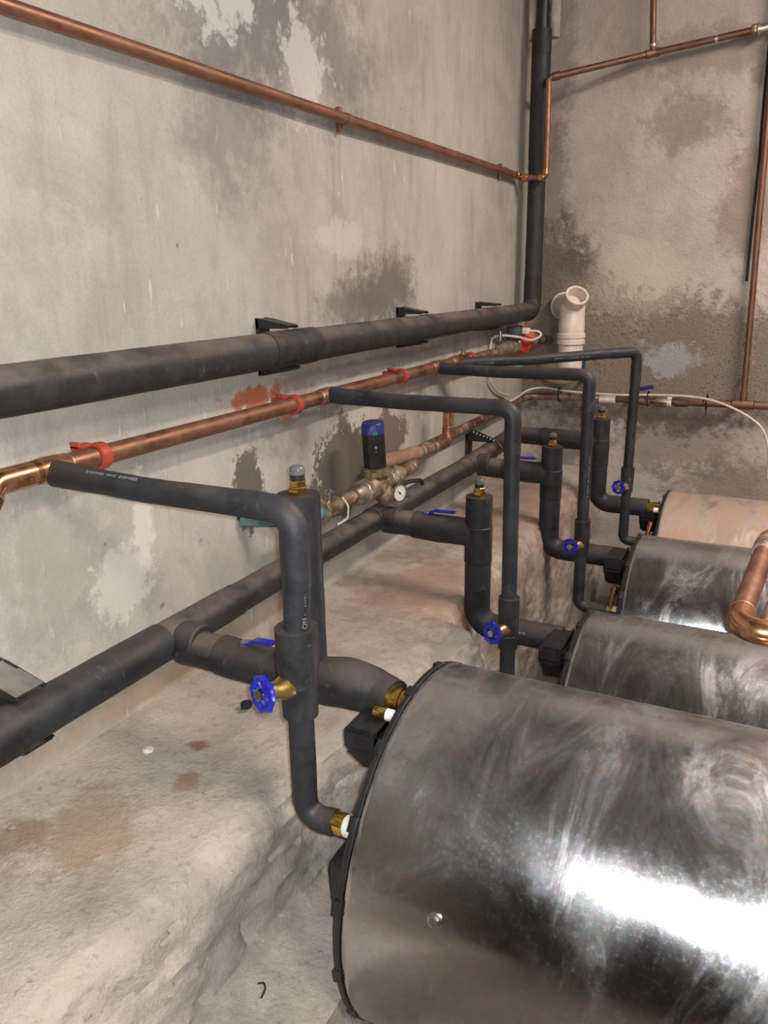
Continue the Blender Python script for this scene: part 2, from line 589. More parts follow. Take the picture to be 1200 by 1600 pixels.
def thing(name, loc, label, cat, group=None):
    o = bpy.data.objects.new(name, None)
    o.empty_display_size = 0.1
    COL.objects.link(o)
    o.location = loc
    return tag(o, label, cat, group)


def struct(name, bm, mat, label=None, base=False):
    o = obj(name, bm, mat, None, base=base)
    o['kind'] = 'structure'
    if label:
        o['label'] = label
    return o


def tube(name, pts, r, mat, parent=None, seg=20, rad=0.0, wob=0.0, cap=True, n=8, r_fn=None):
    b = B()
    sweep(b, fillet(pts, rad, n) if rad else pts, r, seg, cap, wob, r_fn)
    return obj(name, b, mat, parent)


def turned(name, prof, org, axis, mat, parent=None, seg=24):
    return obj(name, lathe(B(), prof, org, axis, seg), mat, parent)


def ring_prof(r, w, bulge=0.002):
    return [(r - bulge, -w / 2), (r, -w / 2 + bulge), (r, w / 2 - bulge), (r - bulge, w / 2)]


def hexnut(name, org, axis, r, h, mat, parent, seg=6):
    return turned(name, [(r * 0.9, 0), (r, h * 0.12), (r, h * 0.88), (r * 0.9, h)], org, axis, mat, parent, seg)


# ------------------------------------------------------------------ the room
YB, ZC, XR, YN = 3.72, 3.0, 4.4, -3.4
struct('floor', box(B(), (XR / 2, (YB + YN) / 2, -0.05), (XR + 0.4, YB - YN + 0.4, 0.1)), 'floor')
struct('ceiling', box(B(), (XR / 2, (YB + YN) / 2, ZC + 0.05), (XR + 0.4, YB - YN + 0.4, 0.1)), 'ceiling')


def wall_grid(name, o, du, dv, nu, nv, nrm, amp, mat):
    b = B()
    o, du, dv, nrm = V(o), V(du), V(dv), V(nrm)
    g_ = [[None] * (nv + 1) for _ in range(nu + 1)]
    for i in range(nu + 1):
        for j in range(nv + 1):
            p = o + du * (i / nu) + dv * (j / nv)
            h = amp * (mnoise.noise(p * 1.7) + 0.5 * mnoise.noise(p * 5.0))
            g_[i][j] = b.verts.new(p + nrm * min(h, 0.0))
    for i in range(nu):
        for j in range(nv):
            b.faces.new((g_[i][j], g_[i + 1][j], g_[i + 1][j + 1], g_[i][j + 1]))
    return struct(name, b, mat)


wl = wall_grid('wall_left', (0, YN, 0), (0, YB - YN, 0), (0, 0, ZC), 140, 60, (1, 0, 0), 0.006, 'wall_left')
wb = wall_grid('wall_back', (0, YB, 0), (XR, 0, 0), (0, 0, ZC), 100, 90, (0, -1, 0), 0.010, 'wall_back')
struct('wall_right', box(B(), (XR + 0.05, (YB + YN) / 2, ZC / 2), (0.1, YB - YN + 0.2, ZC)), 'ceiling')
struct('wall_near', box(B(), (XR / 2, YN - 0.05, ZC / 2), (XR + 0.2, 0.1, ZC)), 'ceiling')


# rough concrete ledge along the left wall, with a lower bench beside the nearest tank
def ledge():
    b = B()
    ys = [-0.6 + i * 0.02 for i in range(int((YB + 0.6) / 0.02) + 1)] + [YB]
    near = [(-0.02, 0.668), (0.05, 0.662), (0.15, 0.656), (0.25, 0.652), (0.34, 0.650), (0.39, 0.645), (0.420, 0.630), (0.434, 0.600), (0.441, 0.560), (0.446, 0.520), (0.452, 0.480), (0.462, 0.450), (0.490, 0.438), (0.54, 0.432), (0.59, 0.428), (0.618, 0.415), (0.628, 0.30), (0.634, -0.02)]
    far = [(-0.02, 0.660), (0.05, 0.658), (0.15, 0.655), (0.25, 0.655), (0.34, 0.652), (0.42, 0.648), (0.470, 0.635), (0.488, 0.605), (0.496, 0.56), (0.502, 0.50), (0.506, 0.44), (0.510, 0.38), (0.513, 0.32), (0.516, 0.26), (0.519, 0.20), (0.522, 0.14), (0.526, 0.06), (0.53, -0.02)]
    # subdivide profile
    def sub(p):
        out = []
        for (a, b_), (c, d) in zip(p, p[1:]):
            for k in range(4):
                f = k / 4
                out.append((a + (c - a) * f, b_ + (d - b_) * f))
        return out + [p[-1]]
    near, far = sub(near), sub(far)
    rows = []
    for y in ys:
        t = min(1, max(0, (y - 1.22) / 0.30))
        t = t * t * (3 - 2 * t)
        jog = -0.022 + 0.047 * min(1, max(0, (y - 0.55) / 0.9)) + 0.014 * mnoise.noise(V((0, y * 4.0, 0)))
        k_ = min(1, max(0, (y - 1.76) / 0.07))
        jog -= 0.125 * k_ * k_ * (3 - 2 * k_)
        row = []
        for i, ((xa, za), (xb, zb)) in enumerate(zip(near, far)):
            x, z = xa + (xb - xa) * t, za + (zb - za) * t
            k = i / (len(near) - 1)
            x += jog * min(1, x / 0.4) * (1 if x < 0.6 else 0.0)
            p = V((x, y, z))
            d = 0.007 * mnoise.noise(p * 5) + 0.0045 * mnoise.noise(p * 13) + 0.004 * mnoise.noise(p * 34) + 0.003 * mnoise.noise(p * 80)
            face = min(1, max(0, (x - 0.3) / 0.12))
            edge = 0.6 + 1.7 * face * (1 if z > 0.45 or t > 0.5 else 0.1)
            if x < 0.02 or z < 0.0:
                d = 0
            x2 = x + d * edge * face
            if x2 > 0.635:
                x2 = 0.635
            row.append(b.verts.new((x2, y, z + d * edge * 0.8)))
        rows.append(row)
    for a, c in zip(rows, rows[1:]):
        for k in range(len(a) - 1):
            b.faces.new((a[k], a[k + 1], c[k + 1], c[k]))
    return struct('concrete_ledge', b, 'concrete', 'rough concrete ledge running along the foot of the left wall')


ledge()

# plaster strips beside the pipe chase at the top of the corner
b = B()
for x0, y0 in ((0.040, 3.575), (0.130, 3.575)):
    pts = []
    sweep(b, densify([V((x0, y0, 2.47)), V((x0, y0, ZC))], 0.05), 0.022, 10, True, 0.25)
struct('trim_1', b, 'wall_back', 'rough plaster around the pipe chase in the corner')

# ------------------------------------------------------------------ tanks
TANKS = [
    # xt, yc, zc, label
    (0.65, 1.11, 0.565, 'galv', 'nearest galvanised steel horizontal tank, largest in view, with bright flash glare'),
    (0.735, 1.985, 0.337, 'galv', 'second galvanised tank from the camera, just behind the nearest one'),
    (0.745, 2.735, 0.337, 'galv', 'third galvanised tank, behind the copper elbow and before the dusty one'),
    (0.752, 3.392, 0.337, 'galv_dusty', 'farthest tank, its steel shell coated in pinkish dust, against the back wall'),
]
TR = 0.31
TL = 1.75


def tank(i):
    xt, yc, zc, mat, label = TANKS[i]
    X = V((1, 0, 0))
    t = thing('horizontal_tank', (xt + TL / 2, yc, 0), label, 'tank', 'row of horizontal steel tanks')
    # jacket: folded lip, shell, folded lip
    n = 96
    prof = [(TR - 0.012, 0.004), (TR - 0.004, 0.0), (TR, 0.004), (TR, 0.012)] + [(TR, 0.012 + (TL - 0.024) * k / 12) for k in range(1, 13)] + [(TR - 0.004, TL), (TR - 0.02, TL)]
    obj('jacket', lathe(B(), prof, (xt, yc, zc), X, n, close=True), mat, t, 50)
    # end cap and its rim
    obj('end_cap', lathe(B(), [(0.0, -0.020), (0.12, -0.018), (0.22, -0.013), (0.285, -0.006), (0.300, -0.002), (0.300, 0.01)], (xt, yc, zc), X, n, close=False), 'plastic', t)
    rim = obj('rim', lathe(B(), [(0.288, -0.008), (0.294, -0.012), (0.305, -0.012), (0.3105, -0.008), (0.3115, -0.001), (0.3095, 0.001)], (xt, yc, zc), X, n, close=False), 'plastic', t)
    for k in range(16):
        a = 2 * PI * (k + 0.35) / 16
        q = V((0, math.cos(a), math.sin(a)))
        rot = Matrix((X, q, X.cross(q))).transposed()
        b = B()
        box(b, V((xt, yc, zc)) + q * 0.3095 + X * -0.006, (0.014, 0.007, 0.024), rot, 0.0015)
        obj('rim_clip', b, 'plastic', rim)
    # raised ribs on the cap
    for k in range(3):
        a = PI * (0.25 + 0.25 * k)
        b = B()
        rot = Matrix.Rotation(a, 3, 'X')
        box(b, V((xt - 0.024, yc, zc)), (0.012, 0.50, 0.014), rot, 0.003)
        obj('cap_rib', b, 'plastic', t)
    # thermostat box below the outlet
    pg = [(-0.128, 0.264), (0.012, 0.264), (0.012, 0.150), (-0.066, 0.150), (-0.128, 0.222)]
    b = B()
    prism(b, [(yc + p, zc + q) for p, q in pg], 'yz', xt - 0.092, xt - 0.022, 0.008)
    bx_ = obj('thermostat_box', b, 'plastic', t)
    b = B()
    prism(b, [(yc + p * 1.03 - 0.001, zc + 0.2025 + (q - 0.2025) * 1.06) for p, q in pg], 'yz', xt - 0.036, xt - 0.030)
    obj('box_flange', b, 'plastic', bx_)
    # anode cover lower on the cap
    b = B()
    box(b, V((xt - 0.030, yc - 0.222, zc + 0.074)), (0.034, 0.070, 0.080), Matrix.Rotation(math.radians(4), 3, 'X'), 0.010)
    obj('anode_cover', b, 'plastic', t)
    # steel feet
    for xx in (xt + 0.35, xt + TL - 0.35):
        h = zc - TR * 0.86
        for s in (-1, 1):
            b = B()
            box(b, (xx, yc + s * 0.16, h / 2), (0.05, 0.04, h))
            obj('foot', b, 'steel_frame', t)
    return t


tanks = [tank(i) for i in range(4)]
# roofing bolts in the jackets
for ti, p in ((0, V((0.797, 0.821, 0.676))), (2, V((0.86, 2.4475, 0.452)))):
    xt, yc, zc, *_ = TANKS[ti]
    nrm_ = V((0, p.y - yc, p.z - zc)).normalized()
    p = V((p.x, yc, zc)) + nrm_ * TR
    w = turned('bolt_washer', [(0.0, 0.0), (0.0115, 0.0), (0.0115, 0.002), (0.010, 0.003), (0.0, 0.003)], p, nrm_, 'steel_nut', tanks[ti])
    hexnut('bolt_head', p + nrm_ * 0.003, nrm_, 0.0075, 0.006, 'steel_nut', w)

# ------------------------------------------------------------------ feed risers (upper copper header to tanks)
FEEDS = [
    dict(start=(0.075, 0.89, 1.234), el=(0.548, 0.89, 1.2245), bot=(0.542, 0.89, 0.716), end=(0.598, 0.89, 0.722), port=TANKS[0][0], vz=0.952, cz=(0.900, 1.045), r=0.0202,
         label='nearest insulated feed riser, arm reaching out to the nearest tank', ),
    dict(start=(0.078, 1.793, 1.243), el=(0.576, 1.793, 1.236), bot=(0.581, 1.793, 0.490), end=(0.680, 1.78, 0.492), port=TANKS[1][0], vz=0.668, cz=(0.615, 0.755), r=0.0195,
         label='insulated feed riser to the second tank, square arm in the middle of the view'),
    dict(start=(0.078, 2.524, 1.237), el=(0.590, 2.524, 1.233), bot=(0.594, 2.524, 0.448), end=(0.690, 2.53, 0.446), port=TANKS[2][0], vz=0.668, cz=(0.640, 0.755), r=0.0193,
         label='insulated feed riser to the third tank, second arm from the back'),
    dict(start=(0.078, 2.70, 1.237), el=(0.625, 3.15, 1.252), bot=(0.622, 3.15, 0.494), end=(0.700, 3.16, 0.494), port=TANKS[3][0], vz=0.722, cz=(0.700, 0.800), r=0.0190,
         label='farthest insulated feed riser, its arm rising above the others towards the back wall'),
]


def print_marks(parent, p0, d, n_, r, words, size):
    """rows of small white print on a sleeve, each glyph a thin raised block"""
    b = B()
    d, n_ = V(d).normalized(), V(n_).normalized()
    w = d.cross(n_)
    s = 0.0
    for wd in words:
        for k in range(wd):
            hgt = size * random.choice((0.55, 0.75, 0.85))
            rot = Matrix((d, w, n_)).transposed()
            box(b, V(p0) + d * (s + size * 0.3) + n_ * r, (size * 0.42, hgt, 0.0009), rot)
            s += size * 0.72
        s += size * 0.9
    return obj('print', b, 'ink', parent)


def letters(parent, text, p0, d, n_, r, size):
    cu = bpy.data.curves.new('text', 'FONT')
    cu.body = text
    cu.size = size
    cu.extrude = 0.0004
    to = bpy.data.objects.new('text', cu)
    COL.objects.link(to)
    dg = bpy.context.evaluated_depsgraph_get()
    me = bpy.data.meshes.new_from_object(to.evaluated_get(dg))
    bpy.data.objects.remove(to)
    b = B()
    b.from_mesh(me)
    bpy.data.meshes.remove(me)
    d, n_ = V(d).normalized(), V(n_).normalized()
    w = n_.cross(d)
    for v in b.verts:
        x, y, z = v.co
        a = y / r
        v.co = V(p0) + d * x + (n_ * math.cos(a) + w * math.sin(a)) * (r + z + 0.0005)
    return obj('print', b, 'ink', parent)


def gate_valve(parent, c, facing, r_riser):
    """cast brass bonnet leaving the sleeve, with a blue handwheel"""
    f = V(facing).normalized()
    c = V(c)
    body = turned('gate_valve', [(0.017, 0.0), (0.020, r_riser * 0.7), (0.0185, r_riser + 0.004), (0.0185, r_riser + 0.012), (0.014, r_riser + 0.022), (0.012, r_riser + 0.038)], c, f, 'brass_cast', parent, 10)
    h0 = r_riser + 0.038
    turned('valve_stem', [(0.0045, 0), (0.0045, 0.014)], c + f * (h0 - 0.002), f, 'brass', body, 12)
    # wheel: scalloped rim, spokes, hub
    u, w = frame_for(f)
    wc = c + f * (h0 + 0.010)
    R_, N = 0.0215, 64
    b = B()
    rings = []
    for k in range(N):
        a = 2 * PI * k / N
        lob = max(0, math.cos(a * 8)) ** 2
        rr = R_ + 0.0030 * lob
        e = u * math.cos(a) + w * math.sin(a)
        ring = []
        for j in range(8):
            q = 2 * PI * j / 8
            ring.append(b.verts.new(wc + e * (rr + 0.0058 * math.cos(q)) + f * (0.0048 * math.sin(q))))
        rings.append(ring)
    for k in range(N):
        for j in range(8):
            b.faces.new((rings[k][j], rings[(k + 1) % N][j], rings[(k + 1) % N][(j + 1) % 8], rings[k][(j + 1) % 8]))
    for k in range(4):
        a = PI / 4 + PI / 2 * k
        e = u * math.cos(a) + w * math.sin(a)
        sweep(b, [wc + e * 0.004 - f * 0.002, wc + e * 0.0205], 0.0038, 8)
    lathe(b, [(0.009, -0.006), (0.009, 0.003)], wc, f, 16)
    obj('handwheel', b, 'blue', body)
    hexnut('wheel_nut', wc + f * 0.003, f, 0.0095, 0.008, 'steel_nut', body, 6)
    return body


FACE = V((-0.30, -0.93, 0.14))
for i, F in enumerate(FEEDS):
    st, el, bo, en = V(F['start']), V(F['el']), V(F['bot']), V(F['end'])
    r = F['r']
    t = thing('feed_riser', (el.x, el.y, bo.z - 0.03), F['label'], 'insulated pipe', 'insulated feed risers')
    dx = (el - st).normalized()
    # arm sleeve, slightly flared and cut oblique over the tee
    mid = st.lerp(el, 0.86)
    tube('arm_sleeve', fillet([st, st.lerp(el, 0.4) + V((0, 0, -0.004)), mid], 0.4, 4), r, 'foam', t, 20, wob=0.03,
         r_fn=lambda L: r * (1.10 - 0.10 * min(1, L / 0.12)) if L < 0.12 else r)
    # elbow sleeve down to the upper riser
    top_end = V((el.x + (bo.x - el.x) * 0.12, el.y, el.z - 0.115))
    tube('elbow_sleeve', fillet([mid - dx * 0.012, el, top_end], 0.036 if i == 0 else 0.030, 8), r * 1.045, 'foam', t, 20, wob=0.025)
    c1 = V((bo.x, el.y, F['cz'][1] - 0.02))
    tube('riser_sleeve', [top_end + V((0, 0, 0.01)), c1], r, 'foam', t, 20, wob=0.02)
    if i == 0:
        q = V((0.97, -0.24, 0)) * (r * 1.0)
        tube('sleeve_seam', [top_end + q, c1 + q], 0.0018, 'lump', t, 8)
    # collar over the valve
    cc0, cc1 = V((bo.x, el.y, F['cz'][0])), V((bo.x, el.y, F['cz'][1]))
    H = (cc1 - cc0).length
    tube('valve_collar', [cc1, cc0.lerp(cc1, 0.55), cc0.lerp(cc1, 0.4), cc0], r, 'tape', t, 22, wob=0.05,
         r_fn=lambda L: r * ((1.62 if i == 0 else 1.36) - 0.04 * L / H) if L < H * 0.55 else r * (1.38 if i == 0 else 1.28))
    # lower sleeve and its turn into the tank
    tube('lower_sleeve', fillet([cc0 + V((0, 0, 0.01)), bo, en], 0.028, 8), r * 1.0, 'foam', t, 20, wob=0.03)
    gate_valve(t, V((bo.x, el.y, F['vz'])), FACE, r)
    ax = V((F['port'] - 0.02, en.y, en.z)) - en
    axn = ax.normalized()
    fit = turned('brass_fitting', [(0.012, -0.02), (0.0175, -0.004), (0.0185, 0.0), (0.0185, ax.length * 0.55), (0.016, ax.length * 0.6)], en, axn, 'brass', t, 12)
    turned('thread_tape', [(0.017, ax.length * 0.55), (0.018, ax.length * 0.7), (0.018, ax.length * 1.0)], en, axn, 'ptfe', fit, 20)
    if i in (2, 3):
        p = en + axn * 0.01
        tube('copper_tube', [p, p + V((0.012, 0.012, 0.085))], 0.0085, 'copper_bright', t, 12)
    # print on the sleeves
    if i == 0:
        letters(t, 'ON -', (0.545, 0.89, 1.050), (0.0, 0, 1), (0.955, -0.3, 0), r * 1.02, 0.011)
        print_marks(t, (0.5455, 0.89, 1.084), (0.0, 0, 1), (0.955, -0.3, 0), r * 1.015, (9,), 0.006)
        print_marks(t, st + dx * 0.085, dx, V((0, -0.62, 0.78)), r * 1.01, (8, 4, 8), 0.0068)
    elif i == 1:
        print_marks(t, st + dx * 0.13, dx, V((0, -0.80, -0.6)), r * 1.01, (7, 1, 7, 0, 2, 6), 0.006)
    elif i == 2:
        print_marks(t, V((0.592, 2.524, 0.80)), V((0, 0, 1)), V((0.75, -0.66, 0)), r * 1.01, (7, 2, 7, 3, 9, 6), 0.006)
    else:
        n_ = V((dx.y, -dx.x, -0.25))
        print_marks(t, st + dx * 0.36, dx, n_, r * 1.01, (8, 1, 8, 3, 4), 0.007)
        print_marks(t, st + dx * 0.05, dx, n_, r * 1.01, (6, 1, 6), 0.007)

# ------------------------------------------------------------------ return columns with air vents
LOWX, LOWZ = 0.10, 0.851
COLS = [
    dict(x=0.420, y=1.095, top=1.185, bz=0.838, oz=0.838, r=0.0375, ro=0.043, label='nearest insulated column with brass air vent, beside the nearest feed riser', lever=(0.285, 0.345)),
    dict(x=0.421, y=1.995, top=0.953, bz=0.847, oz=0.566, r=0.0375, ro=0.037, label='insulated column with brass air vent serving the second tank', lever=(0.262, 0.345)),
    dict(x=0.410, y=2.790, top=0.938, bz=0.838, oz=0.545, r=0.0380, ro=0.037, label='insulated column with clear-domed air vent serving the third tank', lever=(0.262, 0.345)),
    dict(x=0.475, y=3.300, top=0.962, bz=0.868, oz=0.600, r=0.0370, ro=0.037, label='farthest insulated column, nearly hidden behind the risers, serving the dusty tank', lever=None),
]
for i, c in enumerate(COLS):
    x, y, r = c['x'], c['y'], c['r']
    t = thing('return_column', (x, y, c['oz'] - 0.04), c['label'], 'insulated pipe', 'insulated return columns')
    xt = TANKS[i][0]
    # branch off the header
    x0 = LOWX + 0.03 if i < 3 else LOWX
    tube('branch_sleeve', [(x0, y, c['bz']), (0.235, y, c['bz'] - 0.002)], 0.037, 'foam_dusty', t, 22, wob=0.03)
    tube('valve_sleeve', [(0.225, y, c['bz'] - 0.001), (0.30, y, c['bz'] - 0.004), (x - 0.01, y, c['bz'] - 0.004)], 0.040, 'tape', t, 22, wob=0.06)
    # column and cap
    low = c['oz'] if i else c['bz']
    pts = [V((x, y, c['top'])), V((x, y, low)), V((xt - 0.062, y if i else y, (c['oz'] if i else 0.842)))]
    if i == 0:
        tube('column_sleeve', [pts[0], V((x + 0.002, y, c['bz'] - 0.03))], r, 'foam', t, 24, wob=0.02)
        tube('outlet_sleeve', fillet([V((x + 0.01, y, 0.832)), V((x + 0.09, y, 0.842)), V((x + 0.15, y, 0.838)), V((xt - 0.045, y - 0.01, 0.836))], 0.1, 4), 0.045, 'tape', t, 24, wob=0.06,
             r_fn=lambda L: 0.040 + 0.006 * math.sin(min(1, L / 0.15) * PI) - 0.006 * max(0, L - 0.12) / 0.08)
    else:
        tube('column_sleeve', fillet(pts, 0.055, 10), r, 'foam', t, 24, wob=0.02)
        b = B()
        lathe(b, ring_prof(r * 1.05, 0.11, 0.003), (x, y, c['top'] - 0.14), (0, 0, 1), 28)
        obj('joint_sleeve', b, 'tape', t)
    # air vent
    v = hexnut('vent_body', (x, y, c['top'] - 0.004), (0, 0, 1), 0.0172, 0.018, 'brass', t)
    hexnut('vent_nut', (x, y, c['top'] + 0.014), (0, 0, 1), 0.0150, 0.011, 'brass', v)
    turned('vent_cap', [(0.0130, 0), (0.0132, 0.009), (0.0095, 0.011), (0.009, 0.019), (0.0, 0.020)], (x, y, c['top'] + 0.025), (0, 0, 1), 'plastic', v, 20)
    turned('vent_dome', [(0.0136, 0.004), (0.0139, 0.009), (0.0128, 0.015), (0.008, 0.0195), (0.0, 0.0212)], (x, y, c['top'] + 0.031), (0, 0, 1), 'clear', v, 20)
    # union at the tank
    e = pts[2] if i else V((xt - 0.048, y - 0.01, 0.836))
    f = turned('brass_union', [(0.020, -0.02), (0.026, 0.0), (0.026, 0.018), (0.022, 0.020), (0.022, xt - 0.016 - e.x)], e, (1, 0, 0), 'brass', t, 16)
    # sensor pocket beside the union
    p = V((xt - 0.056, y - 0.062 if i == 0 else y - 0.05, e.z + (0.004 if i == 0 else 0.008)))
    s = turned('sensor_pocket', [(0.0105, 0), (0.0115, 0.002), (0.0115, 0.022), (0.0095, 0.024)], p, (1, 0, 0), 'brass', t, 12)
    turned('thread_tape', [(0.0105, 0.023), (0.0105, 0.040)], p, (1, 0, 0), 'ptfe', s, 16)
    # ball valve lever standing out of the sleeve
    if c['lever']:
        a0, a1 = c['lever']
        zt = c['bz'] + 0.036
        sn = hexnut('lever_spindle', (a0, y - 0.004, zt - 0.006), (0, 0, 1), 0.010, 0.012, 'steel_nut', t)
        b = B()
        prism(b, [(a0 - 0.008, zt + 0.005), (a0 + 0.010, zt + 0.006), (a0 + 0.024, zt + 0.015), (a1, zt + 0.017), (a1 + 0.008, zt + 0.013),
                  (a1, zt + 0.011), (a0 + 0.028, zt + 0.009), (a0 + 0.014, zt + 0.001), (a0 - 0.008, zt + 0.001)], 'xz', y - 0.013, y + 0.007, 0.0015)
        obj('valve_lever', b, 'blue', sn)
    if i == 1:
        print_marks(t, (0.50, y, c['oz']), (1, 0, 0), (0, -0.93, 0.37), r * 1.012, (1, 0, 1, 0, 5), 0.009)

# ------------------------------------------------------------------ lower return header
t = thing('return_header', (LOWX, 1.9, LOWZ - 0.04), 'low black insulated header pipe running along the ledge, with tees', 'insulated pipe')
tube('header_sleeve', [(LOWX, -0.2, LOWZ), (LOWX, 0.72, LOWZ)], 0.043, 'tape', t, 26, wob=0.03)
tube('header_sleeve', [(LOWX, 0.70, LOWZ), (LOWX, 1.062, LOWZ)], 0.040, 'foam', t, 26, wob=0.015)
tube('tee_sleeve', [(LOWX, 1.05, LOWZ), (LOWX, 1.30, LOWZ)], 0.0375, 'foam_dusty', t, 26, wob=0.04)
tube('header_sleeve', [(LOWX, 1.29, LOWZ), (LOWX, 1.97, LOWZ)], 0.0345, 'foam_dusty', t, 26, wob=0.015)
tube('tee_sleeve', [(LOWX, 1.955, LOWZ), (LOWX, 2.07, LOWZ)], 0.0375, 'foam_dusty', t, 26, wob=0.02)
tube('header_sleeve', [(LOWX, 2.06, LOWZ), (LOWX, 2.735, LOWZ - 0.004)], 0.0350, 'foam_dusty', t, 26, wob=0.02)
tube('tee_sleeve', [(LOWX, 2.72, LOWZ - 0.004), (LOWX, 2.86, LOWZ)], 0.0375, 'foam_dusty', t, 26, wob=0.02)
tube('header_sleeve', fillet([V((LOWX, 2.85, LOWZ)), V((LOWX, 3.30, 0.868)), V((0.20, 3.30, 0.868))], 0.05, 8), 0.0355, 'foam_dusty', t, 26, wob=0.02)
for y in (1.098, 1.995, 2.79):
    b = B()
    lathe(b, ring_prof(0.040, 0.05, 0.004), (LOWX + 0.05, y, LOWZ - 0.003), (1, 0, 0), 28)
    obj('tee_collar', b, 'tape', t)

# ------------------------------------------------------------------ upper insulated main
t = thing('insulated_main', (0.085, 2.0, 1.34), 'thick black insulated main high on the left wall, turning up the corner', 'insulated pipe')
UX, UZ = 0.085, 1.383
tube('main_sleeve', [(UX, -0.2, UZ), (UX, 1.50, UZ)], 0.0405, 'foam_dusty', t, 28, wob=0.02)
tube('joint_sleeve', [(UX, 1.49, UZ), (UX, 1.69, UZ)], 0.0425, 'tape', t, 28, wob=0.03)
tube('main_sleeve', [(UX, 1.68, UZ), (UX, 2.44, UZ)], 0.0400, 'foam_dusty', t, 28, wob=0.02)
tube('main_sleeve', [(UX, 2.425, UZ), (UX, 3.45, UZ)], 0.0385, 'foam_dusty', t, 28, wob=0.02)
tube('elbow_sleeve', fillet([V((UX, 3.44, UZ)), V((UX, 3.555, UZ)), V((UX, 3.555, 1.52))], 0.055, 10), 0.0395, 'foam_dusty', t, 28, wob=0.015)
tube('vertical_sleeve', [(UX, 3.555, 1.51), (UX, 3.555, 1.98)], 0.0375, 'foam', t, 28, wob=0.015)
tube('vertical_sleeve', [(UX, 3.555, 1.97), (UX, 3.555, 2.43)], 0.0395, 'foam', t, 28, wob=0.015)
tube('joint_sleeve', [(UX, 3.555, 2.41), (UX, 3.555, 2.50)], 0.0405, 'tape', t, 28, wob=0.03)
tube('bare_pipe', [(UX, 3.555, 2.49), (UX, 3.555, ZC)], 0.027, 'plastic', t, 20)


def wall_bracket(y, x1, zc, r, label, ysz=0.05, wedge=0.065, web='plastic'):
    t = thing('pipe_bracket', (0.0, y, zc - r - 0.05), label, 'bracket', 'black plastic pipe brackets')
    b = B()
    box(b, (0.005, y, zc), (0.010, ysz, 2 * (r + wedge)), None, 0.002)
    obj('wall_plate', b, 'plastic', t)
    for s, nm in ((1, 'upper_arm'), (-1, 'lower_arm')):
        z0 = zc + s * (r + 0.002)
        b = B()
        for yy in (y - ysz / 2 + 0.003, y + ysz / 2 - 0.003):
            prism(b, [(0.0, z0), (x1 + 0.004, z0), (x1 + 0.010, z0 + s * 0.003), (x1 + 0.004, z0 + s * 0.007), (0.020, z0 + s * (wedge - 0.002)), (0.0, z0 + s * wedge)], 'xz', yy - 0.003, yy + 0.003)
        o = obj(nm, b, 'plastic', t, 25)
        b = B()
        p0, p1 = V((0.012, y, z0 + s * (wedge - 0.003))), V((x1 + 0.006, y, z0 + s * 0.006))
        d = (p1 - p0)
        rot = Matrix((d.normalized(), V((0, 1, 0)), d.normalized().cross(V((0, 1, 0))))).transposed()
        box(b, (p0 + p1) / 2, (d.length, ysz - 0.004, 0.004), rot)
        obj('arm_web', b, web, o)
    return t


wall_bracket(1.60, UX, UZ, 0.0425, 'black bracket holding the thick main, nearest to the camera on the wall', 0.045, 0.024)
wall_bracket(2.365, UX, UZ, 0.0405, 'black bracket holding the thick main, middle one of the three', 0.05, 0.022)
wall_bracket(3.08, UX, UZ, 0.0390, 'black bracket holding the thick main, the one nearest the corner', 0.05, 0.016)
wall_bracket(0.755, LOWX, LOWZ, 0.0435, 'black bracket holding the low header, at the left edge of the view', 0.060, 0.030, 'steel_nut')
lb = wall_bracket(3.00, LOWX, LOWZ + 0.004, 0.036, 'black bracket with perforated band holding the low header near the corner', 0.05, 0.03)
pb = bpy.data.objects[lb.name]
b = B()
sweep(b, [V((0.01, 2.985, LOWZ + 0.085)), V((0.06, 2.985, LOWZ + 0.072)), V((0.125, 2.985, LOWZ + 0.048)), V((0.15, 2.985, LOWZ + 0.02))], 0.006, 6)
band = obj('perforated_band', b, 'plastic', lb)
for k in range(8):
    p = V((0.018, 2.978, LOWZ + 0.084)).lerp(V((0.12, 2.978, LOWZ + 0.051)), k / 7)
    b = B()
    lathe(b, [(0.0, 0), (0.0035, 0), (0.0035, 0.001), (0, 0.001)], p, (0.3, -0.8, 0.5), 8)
    obj('band_hole', b, 'solder', band)

